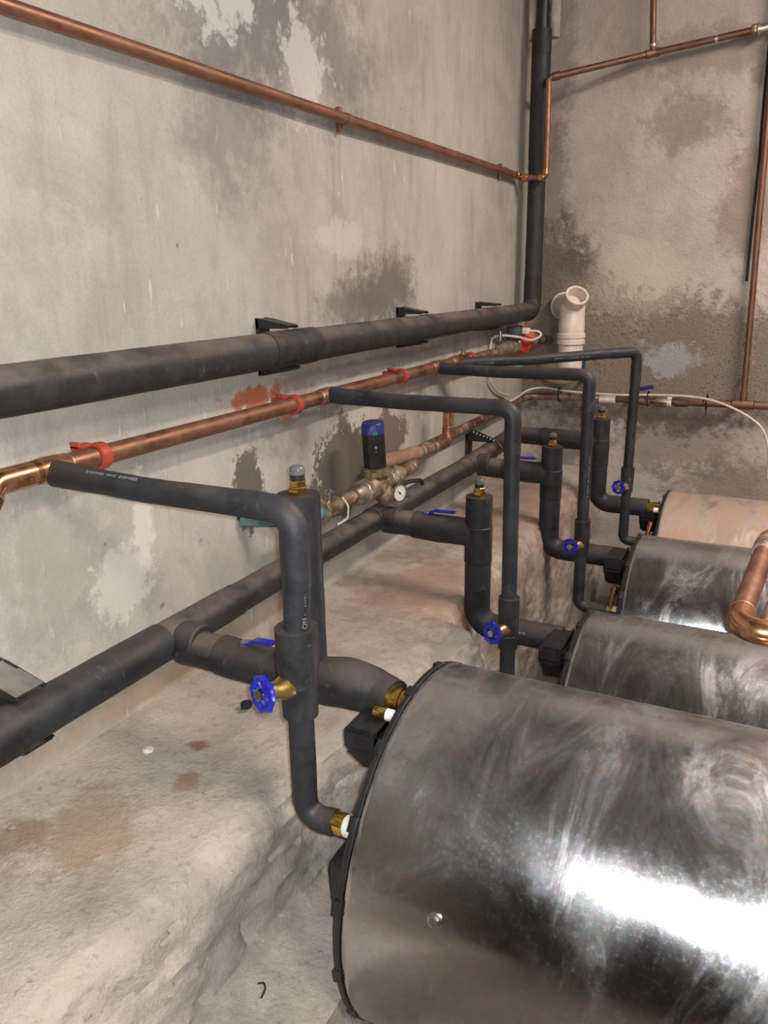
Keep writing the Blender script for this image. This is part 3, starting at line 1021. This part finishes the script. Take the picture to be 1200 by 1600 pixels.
# ------------------------------------------------------------------ upper copper header
HX, HZ, HR = 0.060, 1.240, 0.0185
t = thing('copper_header', (HX, 1.8, HZ - HR), 'copper feed header on the left wall, held by orange red clips', 'copper pipe')
tube('pipe', [(HX, 0.86, HZ), (HX, 2.72, HZ)], HR, 'copper', t, 24)
el_ = fillet([V((HX, 0.865, HZ)), V((HX, 0.785, HZ)), V((HX + 0.03, 0.685, HZ - 0.10))], 0.03, 6)
tube('bend', el_, HR * 1.12, 'copper_bright', t, 24)
d = V((0.03, -0.10, -0.10)).normalized()
tube('drop_pipe', [V((HX, 0.785, HZ)) + d * 0.022, V((HX, 0.785, HZ)) + d * 0.5], HR * 1.22, 'copper_dirty', t, 24)
turned('solder_ring', ring_prof(HR * 1.25, 0.003, 0.0006), V((HX, 0.785, HZ)) + d * 0.024, d, 'solder', t)
for y in (0.89, 1.793, 2.524, 2.70):
    b = B()
    lathe(b, [(HR, -0.040), (HR * 1.12, -0.036), (HR * 1.12, -0.022), (HR * 1.2, -0.018), (HR * 1.2, 0.018), (HR * 1.12, 0.022), (HR * 1.12, 0.036), (HR, 0.040)], (HX, y, HZ), (0, 1, 0), 24)
    sweep(b, [V((HX, y, HZ)), V((HX + 0.035, y, HZ - 0.002))], HR * 0.9, 16)
    o = obj('tee', b, 'copper_bright' if y < 1 else 'copper', t)
    for s in (-0.039, 0.039):
        turned('solder_ring', ring_prof(HR * 1.06, 0.0025, 0.0005), (HX, y + s, HZ), (0, 1, 0), 'solder', o)
# dirty end of the header up to the pump
tube('end_pipe', [(HX + 0.005, 2.71, HZ), (HX + 0.02, 3.10, HZ + 0.003)], 0.0155, 'copper_dirty', t, 18)
hexnut('brass_nut', (HX + 0.004, 2.735, HZ + 0.001), (0, 1, 0), 0.026, 0.05, 'brass', t)
tube('bleed_stub', [(HX + 0.006, 2.77, HZ + 0.02), (HX + 0.006, 2.77, HZ + 0.04)], 0.008, 'brass_dirty', t, 12)
turned('red_washer', ring_prof(0.024, 0.02, 0.002), (HX + 0.008, 2.83, HZ + 0.001), (0, 1, 0), 'red', t)

for y, where in ((1.00, 'nearest the camera, beside the first insulated arm'), (1.635, 'middle one, beside the broken plaster'), (2.245, 'farthest one, before the third arm')):
    c = thing('pipe_clip', (0, y, HZ - 0.03), 'orange red plastic clip on the copper header, ' + where, 'pipe clip', 'orange red pipe clips')
    b = B()
    lathe(b, [(HR + 0.0006, -0.011), (HR + 0.006, -0.010), (HR + 0.0068, 0.0), (HR + 0.006, 0.010), (HR + 0.0006, 0.011)], (HX, y, HZ), (0, 1, 0), 28, close=False)
    obj('ring', b, 'red', c)
    b = B()
    box(b, (0.017, y, HZ), (0.036, 0.018, 0.030), None, 0.003)
    obj('base', b, 'red', c)
    b = B()
    box(b, (HX - 0.016, y - 0.022, HZ + HR + 0.003), (0.022, 0.034, 0.006), None, 0.002)
    box(b, (HX - 0.016, y - 0.036, HZ + HR + 0.006), (0.022, 0.006, 0.012), None, 0.002)
    obj('latch', b, 'red', c)

# ------------------------------------------------------------------ top copper line
t = thing('top_copper_line', (0.03, 2.2, 1.92), 'thin copper line high on the left wall, climbing the corner and crossing the back', 'copper pipe')
TX, TZ, TRR = 0.028, 1.942, 0.0135
tube('pipe', [(TX, -0.3, TZ), (TX, 3.47, TZ)], TRR, 'copper', t, 18)
tube('corner_pipe', fillet([V((TX, 3.46, TZ)), V((TX, 3.495, TZ - 0.005)), V((0.143, 3.497, TZ - 0.012)), V((0.137, 3.497, 2.30))], 0.02, 6), TRR * 0.95, 'copper', t, 18)
for p, d in (((TX, 3.45, TZ), (0, 1, 0)), ((0.05, 3.496, TZ - 0.007), (1, 0, 0)), ((0.122, 3.497, TZ - 0.011), (1, 0, 0)), ((0.142, 3.497, TZ + 0.012), (0, 0, 1))):
    turned('coupling', ring_prof(TRR * 1.18, 0.026, 0.002), p, d, 'copper_bright', t)
pA, pT, pE = V((0.137, 3.497, 2.307)), V((0.512, 3.66, 2.384)), V((0.868, 3.672, 2.418))
tube('crossing_pipe', fillet([V((0.137, 3.497, 2.29)), pA, pT], 0.02, 6), TRR * 0.95, 'copper_old', t, 18)
tube('crossing_pipe', [pT, pE], TRR * 0.95, 'copper_old', t, 18)
dd = (pT - pA).normalized()
turned('coupling', ring_prof(TRR * 1.2, 0.030, 0.002), pA + dd * 0.03, dd, 'copper_old', t)
turned('tee', ring_prof(TRR * 1.22, 0.06, 0.003), pT, dd, 'copper_old', t)
tube('rising_pipe', [pT, V((0.497, 3.662, 2.62)), V((0.490, 3.662, ZC))], TRR * 0.9, 'copper_old', t, 18)
turned('solder_ring', ring_prof(TRR * 1.05, 0.010, 0.001), pT + V((-0.001, 0, 0.028)), (0, 0, 1), 'solder', t)
turned('solder_ring', ring_prof(TRR * 1.0, 0.012, 0.001), pT.lerp(pE, 0.66), pE - pT, 'solder', t)
nut = hexnut('end_nut', pE, pE - pT, 0.021, 0.022, 'brass_dirty', t)
turned('end_flange', [(0.016, 0.0), (0.024, 0.001), (0.024, 0.007), (0.016, 0.008), (0.013, 0.10)], pE + (pE - pT).normalized() * 0.022, pE - pT, 'solder', nut)
for y, where in ((2.0, 'in the middle of the wall'), (3.30, 'close to the corner')):
    c = thing('copper_saddle', (0, y, TZ - 0.02), 'small copper saddle on the top copper line, ' + where, 'pipe clip', 'copper saddles')
    b = B()
    lathe(b, [(TRR + 0.0004, -0.012), (TRR + 0.002, -0.012), (TRR + 0.002, 0.012), (TRR + 0.0004, 0.012)], (TX, y, TZ), (0, 1, 0), 20, close=False)
    obj('ring', b, 'copper', c)
    b = B()
    box(b, (0.008, y - 0.004, TZ), (0.014, 0.014, 0.062), None, 0.002)
    obj('base', b, 'copper', c)

# ------------------------------------------------------------------ low copper line: left wall, corner, back wall
LX, LZ = 0.045, 0.966
t = thing('low_copper_line', (0.05, 3.2, LZ - 0.02), 'low copper line with plaster splashes running round the corner behind the tanks', 'copper pipe')
tube('pipe', fillet([V((LX, 2.20, LZ)), V((LX, 3.675, LZ + 0.016)), V((0.36, 3.675, 0.992))], 0.06, 8), 0.017, 'copper_dirty', t, 18)
tube('pipe', [(0.35, 3.675, 0.991), (1.6, 3.675, 0.995)], 0.0165, 'copper_old', t, 18)
hexnut('union_nut', (0.345, 3.675, 0.991), (1, 0, 0), 0.024, 0.035, 'zinc_pipe', t, 8)
turned('taped_joint', ring_prof(0.021, 0.075, 0.003), (0.42, 3.675, 0.990), (1, 0, 0), 'ptfe', t)
turned('coupling', ring_prof(0.022, 0.05, 0.003), (0.585, 3.675, 0.990), (1, 0, 0), 'copper_dirty', t)
hexnut('brass_union', (0.625, 3.675, 0.990), (1, 0, 0), 0.026, 0.055, 'brass_dirty', t, 8)
turned('thread_tape', ring_prof(0.021, 0.02, 0.002), (0.690, 3.675, 0.990), (1, 0, 0), 'ptfe', t)
turned('coupling', ring_prof(0.021, 0.06, 0.003), (0.74, 3.675, 0.991), (1, 0, 0), 'copper_old', t)
b = B()
lathe(b, ring_prof(0.021, 0.09, 0.004), (0.988, 3.675, 0.994), (1, 0, 0), 20)
sweep(b, [V((0.988, 3.675, 0.994)), V((0.988, 3.675, 1.05))], 0.0155, 16)
obj('tee', b, 'copper_old', t)
tube('rising_pipe', [(0.988, 3.675, 1.03), (0.966, 3.675, 1.9), (0.955, 3.675, 2.3), (0.95, 3.675, ZC)], 0.0125, 'copper_old', t, 18)
turned('pipe_hook', [(0.006, 0), (0.006, 0.03), (0.010, 0.032), (0.010, 0.036)], (1.005, 3.69, 1.17), (0.2, -0.9, 0.1), 'copper_dirty', t, 10)

# ball valves on the back wall line: blue levers
for p, d, lab in (((0.300, 3.66, 1.075), (0.01, -0.02, 0.10), 'blue upright lever on the back wall, seen between the two rear arms'),
                  ((0.548, 3.66, 1.040), (0.075, -0.02, 0.018), 'blue sideways lever on the back wall, behind the farthest riser')):
    p, d = V(p), V(d)
    v = thing('ball_valve', p - V((0, 0, 0.08)), lab, 'valve', 'blue levered valves on the back wall')
    tube('stem', [p + V((0, 0.055, -0.005)), p], 0.009, 'steel_nut', v, 10)
    b = B()
    dn = d.normalized()
    rot = Matrix((dn, V((0, 1, 0)).cross(dn).normalized(), dn.cross(V((0, 1, 0)).cross(dn).normalized()))).transposed()
    box(b, p + d * 0.5, (d.length, 0.018, 0.006), rot, 0.002)
    obj('lever', b, 'blue_dark', v)

# ------------------------------------------------------------------ mixing valve assembly in the niche
t = thing('mixing_valve', (0.12, 1.96, 0.93), 'brass mixing valve with tall black knob and blue cap, on the left wall', 'valve')
AX = V((0, 1, 0))
cx, cz = 0.120, 0.962
turned('valve_body', [(0.026, -0.07), (0.034, -0.055), (0.036, -0.03), (0.040, 0.0), (0.036, 0.03), (0.034, 0.05), (0.026, 0.065)], (cx, 1.955, cz), AX, 'brass_dirty', t, 12)
turned('bonnet', [(0.034, 0.0), (0.036, 0.025), (0.044, 0.030), (0.044, 0.046), (0.034, 0.052)], (cx, 1.955, cz + 0.005), (0.0, -0.08, 1), 'brass_dirty', t, 10)
turned('drain_boss', [(0.028, 0.0), (0.030, 0.03), (0.018, 0.05)], (cx + 0.01, 1.965, cz - 0.005), (0.45, 0, -0.9), 'brass_dirty', t, 10)
kd = V((0.0, -0.10, 1)).normalized()
k0 = V((cx, 1.951, cz + 0.054))
kn = turned('knob', [(0.031, 0.0), (0.0335, 0.004), (0.0335, 0.100), (0.0335, 0.104)], k0, kd, 'plastic', t, 8)
turned('knob_cap', [(0.0335, 0.0), (0.0338, 0.026), (0.030, 0.031), (0.0, 0.031)], k0 + kd * 0.104, kd, 'blue_dark', kn, 8)
b = B()
q = V((0.60, -0.80, 0)).normalized()
rot = Matrix((kd.cross(q), kd, q)).transposed()
box(b, k0 + kd * 0.106 + q * 0.0325, (0.014, 0.010, 0.002), rot, 0.0008)
obj('green_mark', b, 'green', kn)
b = B()
lathe(b, [(0.0, 0), (0.004, 0), (0.004, 0.001), (0.0, 0.001)], k0 + kd * 0.066 + q * 0.0325, q, 12)
box(b, k0 + kd * 0.054 + q * 0.0325, (0.0025, 0.006, 0.0015), rot)
obj('white_mark', b, 'ink', kn)
hexnut('union_nut', (cx, 1.862, cz), AX, 0.036, 0.030, 'zinc_pipe', t, 8)
b = B()
lathe(b, [(0.026, 0), (0.028, 0.008), (0.025, 0.010), (0.028, 0.018), (0.025, 0.020), (0.028, 0.03), (0.028, 0.05)], (cx, 1.812, cz), AX, 20)
obj('threaded_nipple', b, 'zinc_pipe', t)
turned('inlet_pipe', [(0.019, 0.0), (0.019, 0.08)], (cx, 1.74, cz), AX, 'copper_dirty', t, 18)
turned('inlet_valve', [(0.030, 0), (0.030, 0.010), (0.026, 0.014), (0.022, 0.05), (0.028, 0.075), (0.022, 0.09)], (cx, 1.645, cz), AX, 'brass_dirty', t, 10)
turned('valve_stem', [(0.010, 0), (0.010, 0.018), (0.012, 0.02), (0.012, 0.03), (0.007, 0.034)], (cx, 1.69, cz + 0.018), (0, 0, 1), 'steel_nut', t, 10)
tube('wall_pipe', fillet([V((cx, 1.65, cz)), V((cx - 0.005, 1.56, cz + 0.004)), V((0.0, 1.465, cz + 0.018))], 0.05, 6), 0.0175, 'teal', t, 16)
hexnut('union_nut', (cx, 2.02, cz), AX, 0.032, 0.028, 'zinc_pipe', t, 8)
turned('outlet_collar', [(0.026, 0), (0.030, 0.006), (0.024, 0.01), (0.034, 0.016), (0.034, 0.030), (0.026, 0.034), (0.026, 0.055)], (cx, 2.05, cz), AX, 'brass_dirty', t, 20)
tube('outlet_elbow', fillet([V((cx, 2.10, cz)), V((cx, 2.235, cz + 0.002)), V((0.05, 2.245, cz + 0.006))], 0.03, 6), 0.020, 'copper_dirty', t, 18)
turned('solder_ring', ring_prof(0.0215, 0.008, 0.001), (cx, 2.19, cz + 0.001), AX, 'solder', t)
b = B()
p = [V((0.13, 2.055, cz - 0.028)), V((0.16, 2.10, cz - 0.018)), V((0.165, 2.165, cz - 0.030)), V((0.165, 2.178, cz - 0.045))]
sweep(b, fillet(p, 0.02, 4), 0.007, 8)
obj('lever', b, 'plastic', t)
tube('capillary', fillet([V((cx + 0.01, 1.74, cz + 0.02)), V((cx + 0.03, 1.735, cz)), V((cx + 0.028, 1.735, cz - 0.035)), V((cx + 0.015, 1.70, cz - 0.045))], 0.012, 4), 0.003, 'cable', t, 8)

gx = V((0.172, 2.000, 0.933))
gn = V((0.94, -0.34, 0.0)).normalized()
t = thing('pressure_gauge', gx - V((0, 0, 0.03)), 'small round pressure gauge with white dial below the mixing valve', 'gauge')
cs = turned('case', [(0.0, -0.026), (0.024, -0.026), (0.0265, -0.022), (0.0265, 0.0), (0.0, 0.0)], gx, gn, 'plastic', t, 28)
obj('bezel', lathe(B(), [(0.0235, -0.002), (0.0270, -0.002), (0.0270, 0.003), (0.0235, 0.003), (0.0235, -0.002)], gx, gn, 28, close=False), 'steel_nut', t)
turned('dial', [(0.0, 0.0004), (0.0238, 0.0004), (0.0238, 0.0012), (0.0, 0.0012)], gx, gn, 'dial', t, 28)
b = B()
u, w = frame_for(gn)
sweep(b, [gx + gn * 0.002 + u * 0.010 + w * 0.008, gx + gn * 0.002 - u * 0.006 - w * 0.005], 0.0009, 6)
lathe(b, [(0.0, 0), (0.003, 0), (0.003, 0.002), (0, 0.002)], gx + gn * 0.0012, gn, 10)
obj('needle', b, 'plastic', t)
b = B()
for k in range(9):
    a = PI * (0.75 + 1.5 * k / 8) + PI / 2
    e = u * math.cos(a) + w * math.sin(a)
    sweep(b, [gx + gn * 0.0014 + e * 0.017, gx + gn * 0.0014 + e * 0.021], 0.0006, 4)
obj('dial_ticks', b, 'plastic', t)
tube('connection', [gx - gn * 0.024, gx - gn * 0.05], 0.007, 'brass_dirty', t, 10)

# copper stub with elbow behind the mixing valve
t = thing('copper_stub', (0.09, 2.5, 0.96), 'short upright copper stub with an elbow, standing off the left wall', 'copper pipe')
tube('upright', [(0.09, 2.566, 1.105), (0.09, 2.566, 1.00)], 0.0165, 'copper_bright', t, 18)
tube('elbow', fillet([V((0.09, 2.566, 1.025)), V((0.09, 2.566, 0.975)), V((0.09, 2.47, 0.977))], 0.034, 8), 0.0205, 'copper', t, 20)
turned('collar', ring_prof(0.0195, 0.05, 0.002), (0.09, 2.566, 1.055), (0, 0, 1), 'copper_bright', t)
tube('run', [(0.09, 2.48, 0.977), (0.088, 2.30, 0.985)], 0.0175, 'copper_dirty', t, 18)
turned('solder_ring', ring_prof(0.0205, 0.006, 0.001), (0.09, 2.44, 0.978), (0, 1, 0), 'solder', t)
turned('solder_ring', ring_prof(0.0205, 0.004, 0.001), (0.09, 2.566, 1.028), (0, 0, 1), 'solder', t)
tube('rusty_sleeve', [(0.088, 2.31, 0.985), (0.07, 2.06, 0.998)], 0.023, plain('rusty_wrap', srgb(136, 102, 84), srgb(156, 126, 108), 0.9, 30), t, 18, wob=0.06)

# ------------------------------------------------------------------ circulation pump
t = thing('circulation_pump', (0.085, 3.38, 1.20), 'red circulation pump with black terminal box, below the main in the corner', 'pump')
pc = V((0.076, 3.43, 1.258))
turned('volute', [(0.030, -0.034), (0.052, -0.026), (0.058, 0.0), (0.052, 0.022), (0.032, 0.03)], pc, (1, -0.25, 0.1), 'pump_red', t, 24)
b = B()
sweep(b, [pc + V((0, -0.085, -0.012)), pc + V((0, 0.085, 0.0))], 0.024, 18)
obj('flow_tube', b, 'pump_red', t)
turned('motor', [(0.036, 0.0), (0.040, 0.008), (0.040, 0.040), (0.034, 0.046), (0.0, 0.046)], pc + V((0.01, -0.005, 0.012)), (0.55, -0.5, 0.45), 'pump_red', t, 24)
b = B()
box(b, pc + V((0.005, -0.105, 0.045)), (0.060, 0.080, 0.056), Matrix.Rotation(math.radians(12), 3, 'Z'), 0.005)
tb = obj('terminal_box', b, 'plastic', t)
b = B()
lathe(b, [(0.0, 0), (0.005, 0), (0.004, 0.003), (0.0, 0.003)], pc + V((0.036, -0.122, 0.050)), (0.97, 0.2, 0), 10)
obj('screw', b, 'steel_nut', tb)
b = B()
box(b, pc + V((0.040, -0.060, 0.050)), (0.030, 0.026, 0.024), None, 0.004)
obj('cable_gland', b, 'ptfe', tb)
for k, (y0, r0, h0) in enumerate(((3.315, 0.034, 0.022), (3.283, 0.031, 0.030), (3.225, 0.027, 0.055), (3.16, 0.022, 0.06))):
    turned('union_nut', [(r0 * 0.9, 0), (r0, h0 * 0.15), (r0, h0 * 0.85), (r0 * 0.9, h0)], (0.080 - 0.002 * k, y0, 1.250 - 0.002 * k), (0, 1, 0), 'zinc_pipe', t, 10)
turned('union_nut', [(0.030, 0), (0.034, 0.006), (0.034, 0.03), (0.028, 0.036)], (0.088, 3.505, 1.262), (0.25, 0.9, -0.1), 'zinc_pipe', t, 10)
tube('outlet_pipe', [(0.09, 3.53, 1.26), (0.125, 3.72, 1.245)], 0.020, 'brass_dirty', t, 16)
turned('vent_screw', [(0.007, 0), (0.007, 0.03), (0.009, 0.03), (0.009, 0.04)], (0.05, 3.23, 1.275), (0, 0, 1), 'steel_nut', t, 10)

# ------------------------------------------------------------------ white cables
tube_pts = [V(p) for p in [(0.125, 3.37, 1.308), (0.165, 3.385, 1.306), (0.178, 3.385, 1.288), (0.15, 3.34, 1.272), (0.11, 3.27, 1.290), (0.05, 3.24, 1.296), (0.018, 3.225, 1.285), (0.012, 3.215, 1.24), (0.012, 3.215, 1.125), (0.012, 3.25, 1.085), (0.012, 3.33, 1.045), (0.02, 3.45, 1.015)]]
def smooth_path(P, n=6):
    out = []
    for i in range(len(P) - 1):
        p0, p1, p2, p3 = P[max(i - 1, 0)], P[i], P[i + 1], P[min(i + 2, len(P) - 1)]
        for k in range(n):
            f = k / n
            out.append(0.5 * ((2 * p1) + (-p0 + p2) * f + (2 * p0 - 5 * p1 + 4 * p2 - p3) * f * f + (-p0 + 3 * p1 - 3 * p2 + p3) * f ** 3))
    return out + [P[-1]]
b = B()
sweep(b, smooth_path(tube_pts), 0.0052, 10)
tag(obj('white_cable', b, 'cable'), 'white cable looping from the red pump down the left wall', 'cable')
b = B()
sweep(b, smooth_path([V(p) for p in [(0.03, 3.28, 0.988), (0.05, 3.45, 1.000), (0.07, 3.60, 1.022), (0.13, 3.645, 1.030), (0.24, 3.650, 1.018), (0.45, 3.650, 1.012), (0.62, 3.648, 1.020), (0.76, 3.645, 1.022), (0.86, 3.64, 1.012), (0.95, 3.63, 0.985), (1.03, 3.62, 0.945), (1.08, 3.61, 0.90), (1.11, 3.60, 0.82), (1.12, 3.60, 0.70)]]), 0.0052, 10)
tag(obj('white_cable', b, 'cable'), 'white cable tied along the low copper line on the back wall', 'cable')
for x, lab in ((0.20, 'black cable tie on the low copper line nearest the corner'), (0.600, 'black cable tie beside the brass union on the back wall'), (0.845, 'black cable tie with hanging tail, near the right edge')):
    c = thing('cable_tie', (x, 3.66, 0.96), lab, 'cable tie', 'black cable ties')
    b = B()
    N = 24
    rings = []
    for k in range(N):
        a = 2 * PI * k / N
        p = V((x, 3.664 + 0.027 * math.cos(a), 1.000 + 0.033 * math.sin(a)))
        n_ = V((0, math.cos(a), math.sin(a)))
        rings.append([b.verts.new(p + V((s * 0.003, 0, 0)) + n_ * h) for s, h in ((-1, 0), (1, 0), (1, 0.0015), (-1, 0.0015))])
    for k in range(N):
        for j in range(4):
            b.faces.new((rings[k][j], rings[(k + 1) % N][j], rings[(k + 1) % N][(j + 1) % 4], rings[k][(j + 1) % 4]))
    obj('loop', b, 'plastic', c)
    b = B()
    box(b, (x, 3.634, 1.004), (0.008, 0.006, 0.008), None, 0.001)
    obj('lock', b, 'plastic', c)
    b = B()
    sweep(b, [V((x, 3.634, 1.004)), V((x + 0.002, 3.628, 0.98)), V((x + 0.004, 3.632, 0.945 if x > 0.8 else 0.985))], 0.0022, 5)
    obj('tail', b, 'plastic', c)

# ------------------------------------------------------------------ white drain pipe
t = thing('drain_pipe', (0.25, 3.62, 1.04), 'white plastic drain pipe with an open socket, in the back corner', 'drain pipe')
dx_, dy_ = 0.252, 3.615
turned('pipe', [(0.055, 0.0), (0.055, 0.16)], (dx_, dy_, 1.13), (0, 0, 1), 'pvc', t, 32)
turned('socket', [(0.055, 0.0), (0.063, 0.006), (0.063, 0.022), (0.059, 0.026), (0.059, 0.030), (0.064, 0.034), (0.064, 0.050), (0.058, 0.056), (0.058, 0.10), (0.056, 0.104), (0.056, 0.18)], (dx_, dy_, 1.232), (0, 0, 1), 'pvc', t, 32)
tube('bend', fillet([V((dx_, dy_, 1.36)), V((dx_, dy_, 1.405)), V((0.19, 3.70, 1.40)), V((0.17, 3.75, 1.40))], 0.04, 8), 0.056, 'pvc', t, 28)
turned('wall_collar', ring_prof(0.062, 0.02, 0.003), (0.188, 3.708, 1.40), (0.55, -0.8, 0.0), 'pvc', t, 28)
sd = V((0.40, -0.62, 0.62)).normalized()
so = V((dx_ - 0.004, dy_, 1.395))
b = B()
lathe(b, [(0.046, 0.0), (0.046, 0.060), (0.051, 0.064), (0.051, 0.088), (0.041, 0.088), (0.039, 0.080), (0.039, 0.03), (0.0, 0.03)], so, sd, 30)
obj('open_socket', b, 'pvc', t)
tube('lower_bend', fillet([V((dx_, dy_, 1.15)), V((dx_, dy_, 1.105)), V((0.17, 3.68, 1.10)), V((0.13, 3.74, 1.10))], 0.05, 8), 0.052, 'pvc', t, 28)

# ------------------------------------------------------------------ copper elbow in the foreground over the tanks
t = thing('overhead_copper_elbow', (1.2, 1.5, 0.97), 'thick copper elbow crossing above the tanks at the right edge', 'copper pipe')
fr = 0.0205
e0, e1 = V((1.122, 1.269, 0.995)), V((1.146, 1.66, 1.000))
ru = (e1 - e0).normalized()
out = V((1.40, 1.305, 0.995))
ro = (out - e0).normalized()
tube('run', [e0 + ru * 0.05, e1], fr * 0.93, 'copper', t, 28)
tube('elbow', fillet([e0 + ru * 0.075, e0, e0 + ro * 0.060], 0.036, 10), fr, 'copper_bright', t, 28)
turned('solder_ring', ring_prof(fr * 1.02, 0.005, 0.001), e0 + ru * 0.074, ru, 'solder', t)
turned('solder_ring', ring_prof(fr * 1.02, 0.003, 0.001), e0 + ro * 0.060, ro, 'solder', t)
tube('side_run', [e0 + ro * 0.055, out], fr * 0.95, 'copper_bright', t, 28)
turned('solder_ring', ring_prof(fr * 1.16, 0.010, 0.002), e1, ru, 'solder', t)
turned('coupling', ring_prof(fr * 1.12, 0.06, 0.002), e1 + ru * 0.03, ru, 'copper_dirty', t)
tube('far_run', fillet([e1 + ru * 0.03, e1 + ru * 0.12, e1 + ru * 0.13 + V((0.25, 0, 0))], 0.03, 6), fr * 0.93, 'copper', t, 24)
tube('lower_run', [(1.160, 1.31, 0.985), (1.176, 1.47, 0.985), (1.205, 1.80, 0.985)], 0.010, 'copper_dirty', t, 18)

# insulated pipe added out of view to cast a shadow on the back wall
t = thing('added_shadow_pipe', (1.36, 2.36, 0.7), 'black insulated pipe added beyond the right edge of the view to cast a shadow', 'insulated pipe')
tube('sleeve', [(1.36, 2.36, 0.75), (1.36, 2.36, ZC)], 0.042, 'foam', t, 20, wob=0.02)
tube('copper_end', [(1.36, 2.36, 0.56), (1.36, 2.36, 0.76)], 0.018, 'copper', t, 16)

# thin dark strip beside the rising copper pipe on the back wall
b = B()
sweep(b, smooth_path([V((0.925, 3.70, ZC)), V((0.938, 3.70, 2.2)), V((0.945, 3.695, 1.95)), V((0.945, 3.70, 1.7)), V((0.948, 3.70, 1.5))]), 0.006, 8)
tag(obj('dark_strip', b, 'plastic'), 'thin dark strip beside the copper pipe at the right of the back wall', 'cable')


# ------------------------------------------------------------------ debris on the ledge
def pebble(name, c, r, sq, mat, label, cat, group=None, amp=0.35, seed=0):
    b = B()
    bmesh.ops.create_icosphere(b, subdivisions=2, radius=1)
    for v in b.verts:
        k = 1 + amp * mnoise.noise(v.co * 1.6 + V((seed * 3.1, seed, 0)))
        v.co = V((v.co.x * sq[0], v.co.y * sq[1], v.co.z * sq[2])) * r * k + V(c)
    return tag(obj(name, b, mat, None, 30), label, cat, group)


pebble('foam_crumb', (0.193, 1.198, 0.664), 0.012, (1.0, 1.2, 0.8), 'lump', 'black foam crumb on the ledge below the nearest branch', 'debris', None, 0.5, 1)
pebble('plaster_chip', (0.119, 0.978, 0.662), 0.010, (1.2, 0.9, 0.6), 'stone_white', 'white plaster chip on the ledge', 'debris', None, 0.5, 2)
for k, (x, y, z, r, lab) in enumerate([(0.072, 0.705, 0.662, 0.006, 'dark grit grain at the left edge of the ledge'),
                                       (0.30, 0.93, 0.655, 0.004, 'tiny grit grain in the middle of the ledge'),
                                       (0.225, 0.655, 0.655, 0.004, 'tiny grit grain at the bottom of the ledge'),
                                       (0.55, 0.90, 0.434, 0.004, 'pale grit grain on the lower bench beside the tank'),
                                       (0.20, 1.43, 0.660, 0.007, 'grit grain on the ledge behind the nearest column')]):
    pebble('grit_grain', (x, y, z), r, (1.2, 1, 0.6), 'stone', lab, 'debris', 'loose grit', 0.4, 5 + k)
b = B()
sweep(b, smooth_path([V((0.494, 0.797, 0.441)), V((0.503, 0.800, 0.443)), V((0.511, 0.793, 0.442)), V((0.514, 0.778, 0.440))]), 0.0016, 6)
tag(obj('wire_offcut', b, 'lump'), 'curved dark wire offcut on the lower bench', 'debris')

# ------------------------------------------------------------------ ceiling lamps
for loc, sz, lab in (((2.50, -0.35, 2.88), 0.62, 'square ceiling lamp behind the camera'), ((1.9, 2.45, 2.92), 1.2, 'long ceiling lamp above the tanks')):
    t = thing('ceiling_lamp', (loc[0], loc[1], loc[2]), lab, 'lamp', 'ceiling lamps')
    b = B()
    box(b, (loc[0], loc[1], (loc[2] + 0.03 + ZC) / 2), (sz + 0.05, 0.14 if sz > 1 else sz + 0.05, ZC - loc[2] - 0.03), None, 0.006)
    obj('housing', b, 'lamp_body', t)
    b = B()
    box(b, (loc[0], loc[1], loc[2] + 0.02), (sz, 0.10 if sz > 1 else sz, 0.02), None, 0.006)
    obj('diffuser', b, 'diffuser', t)
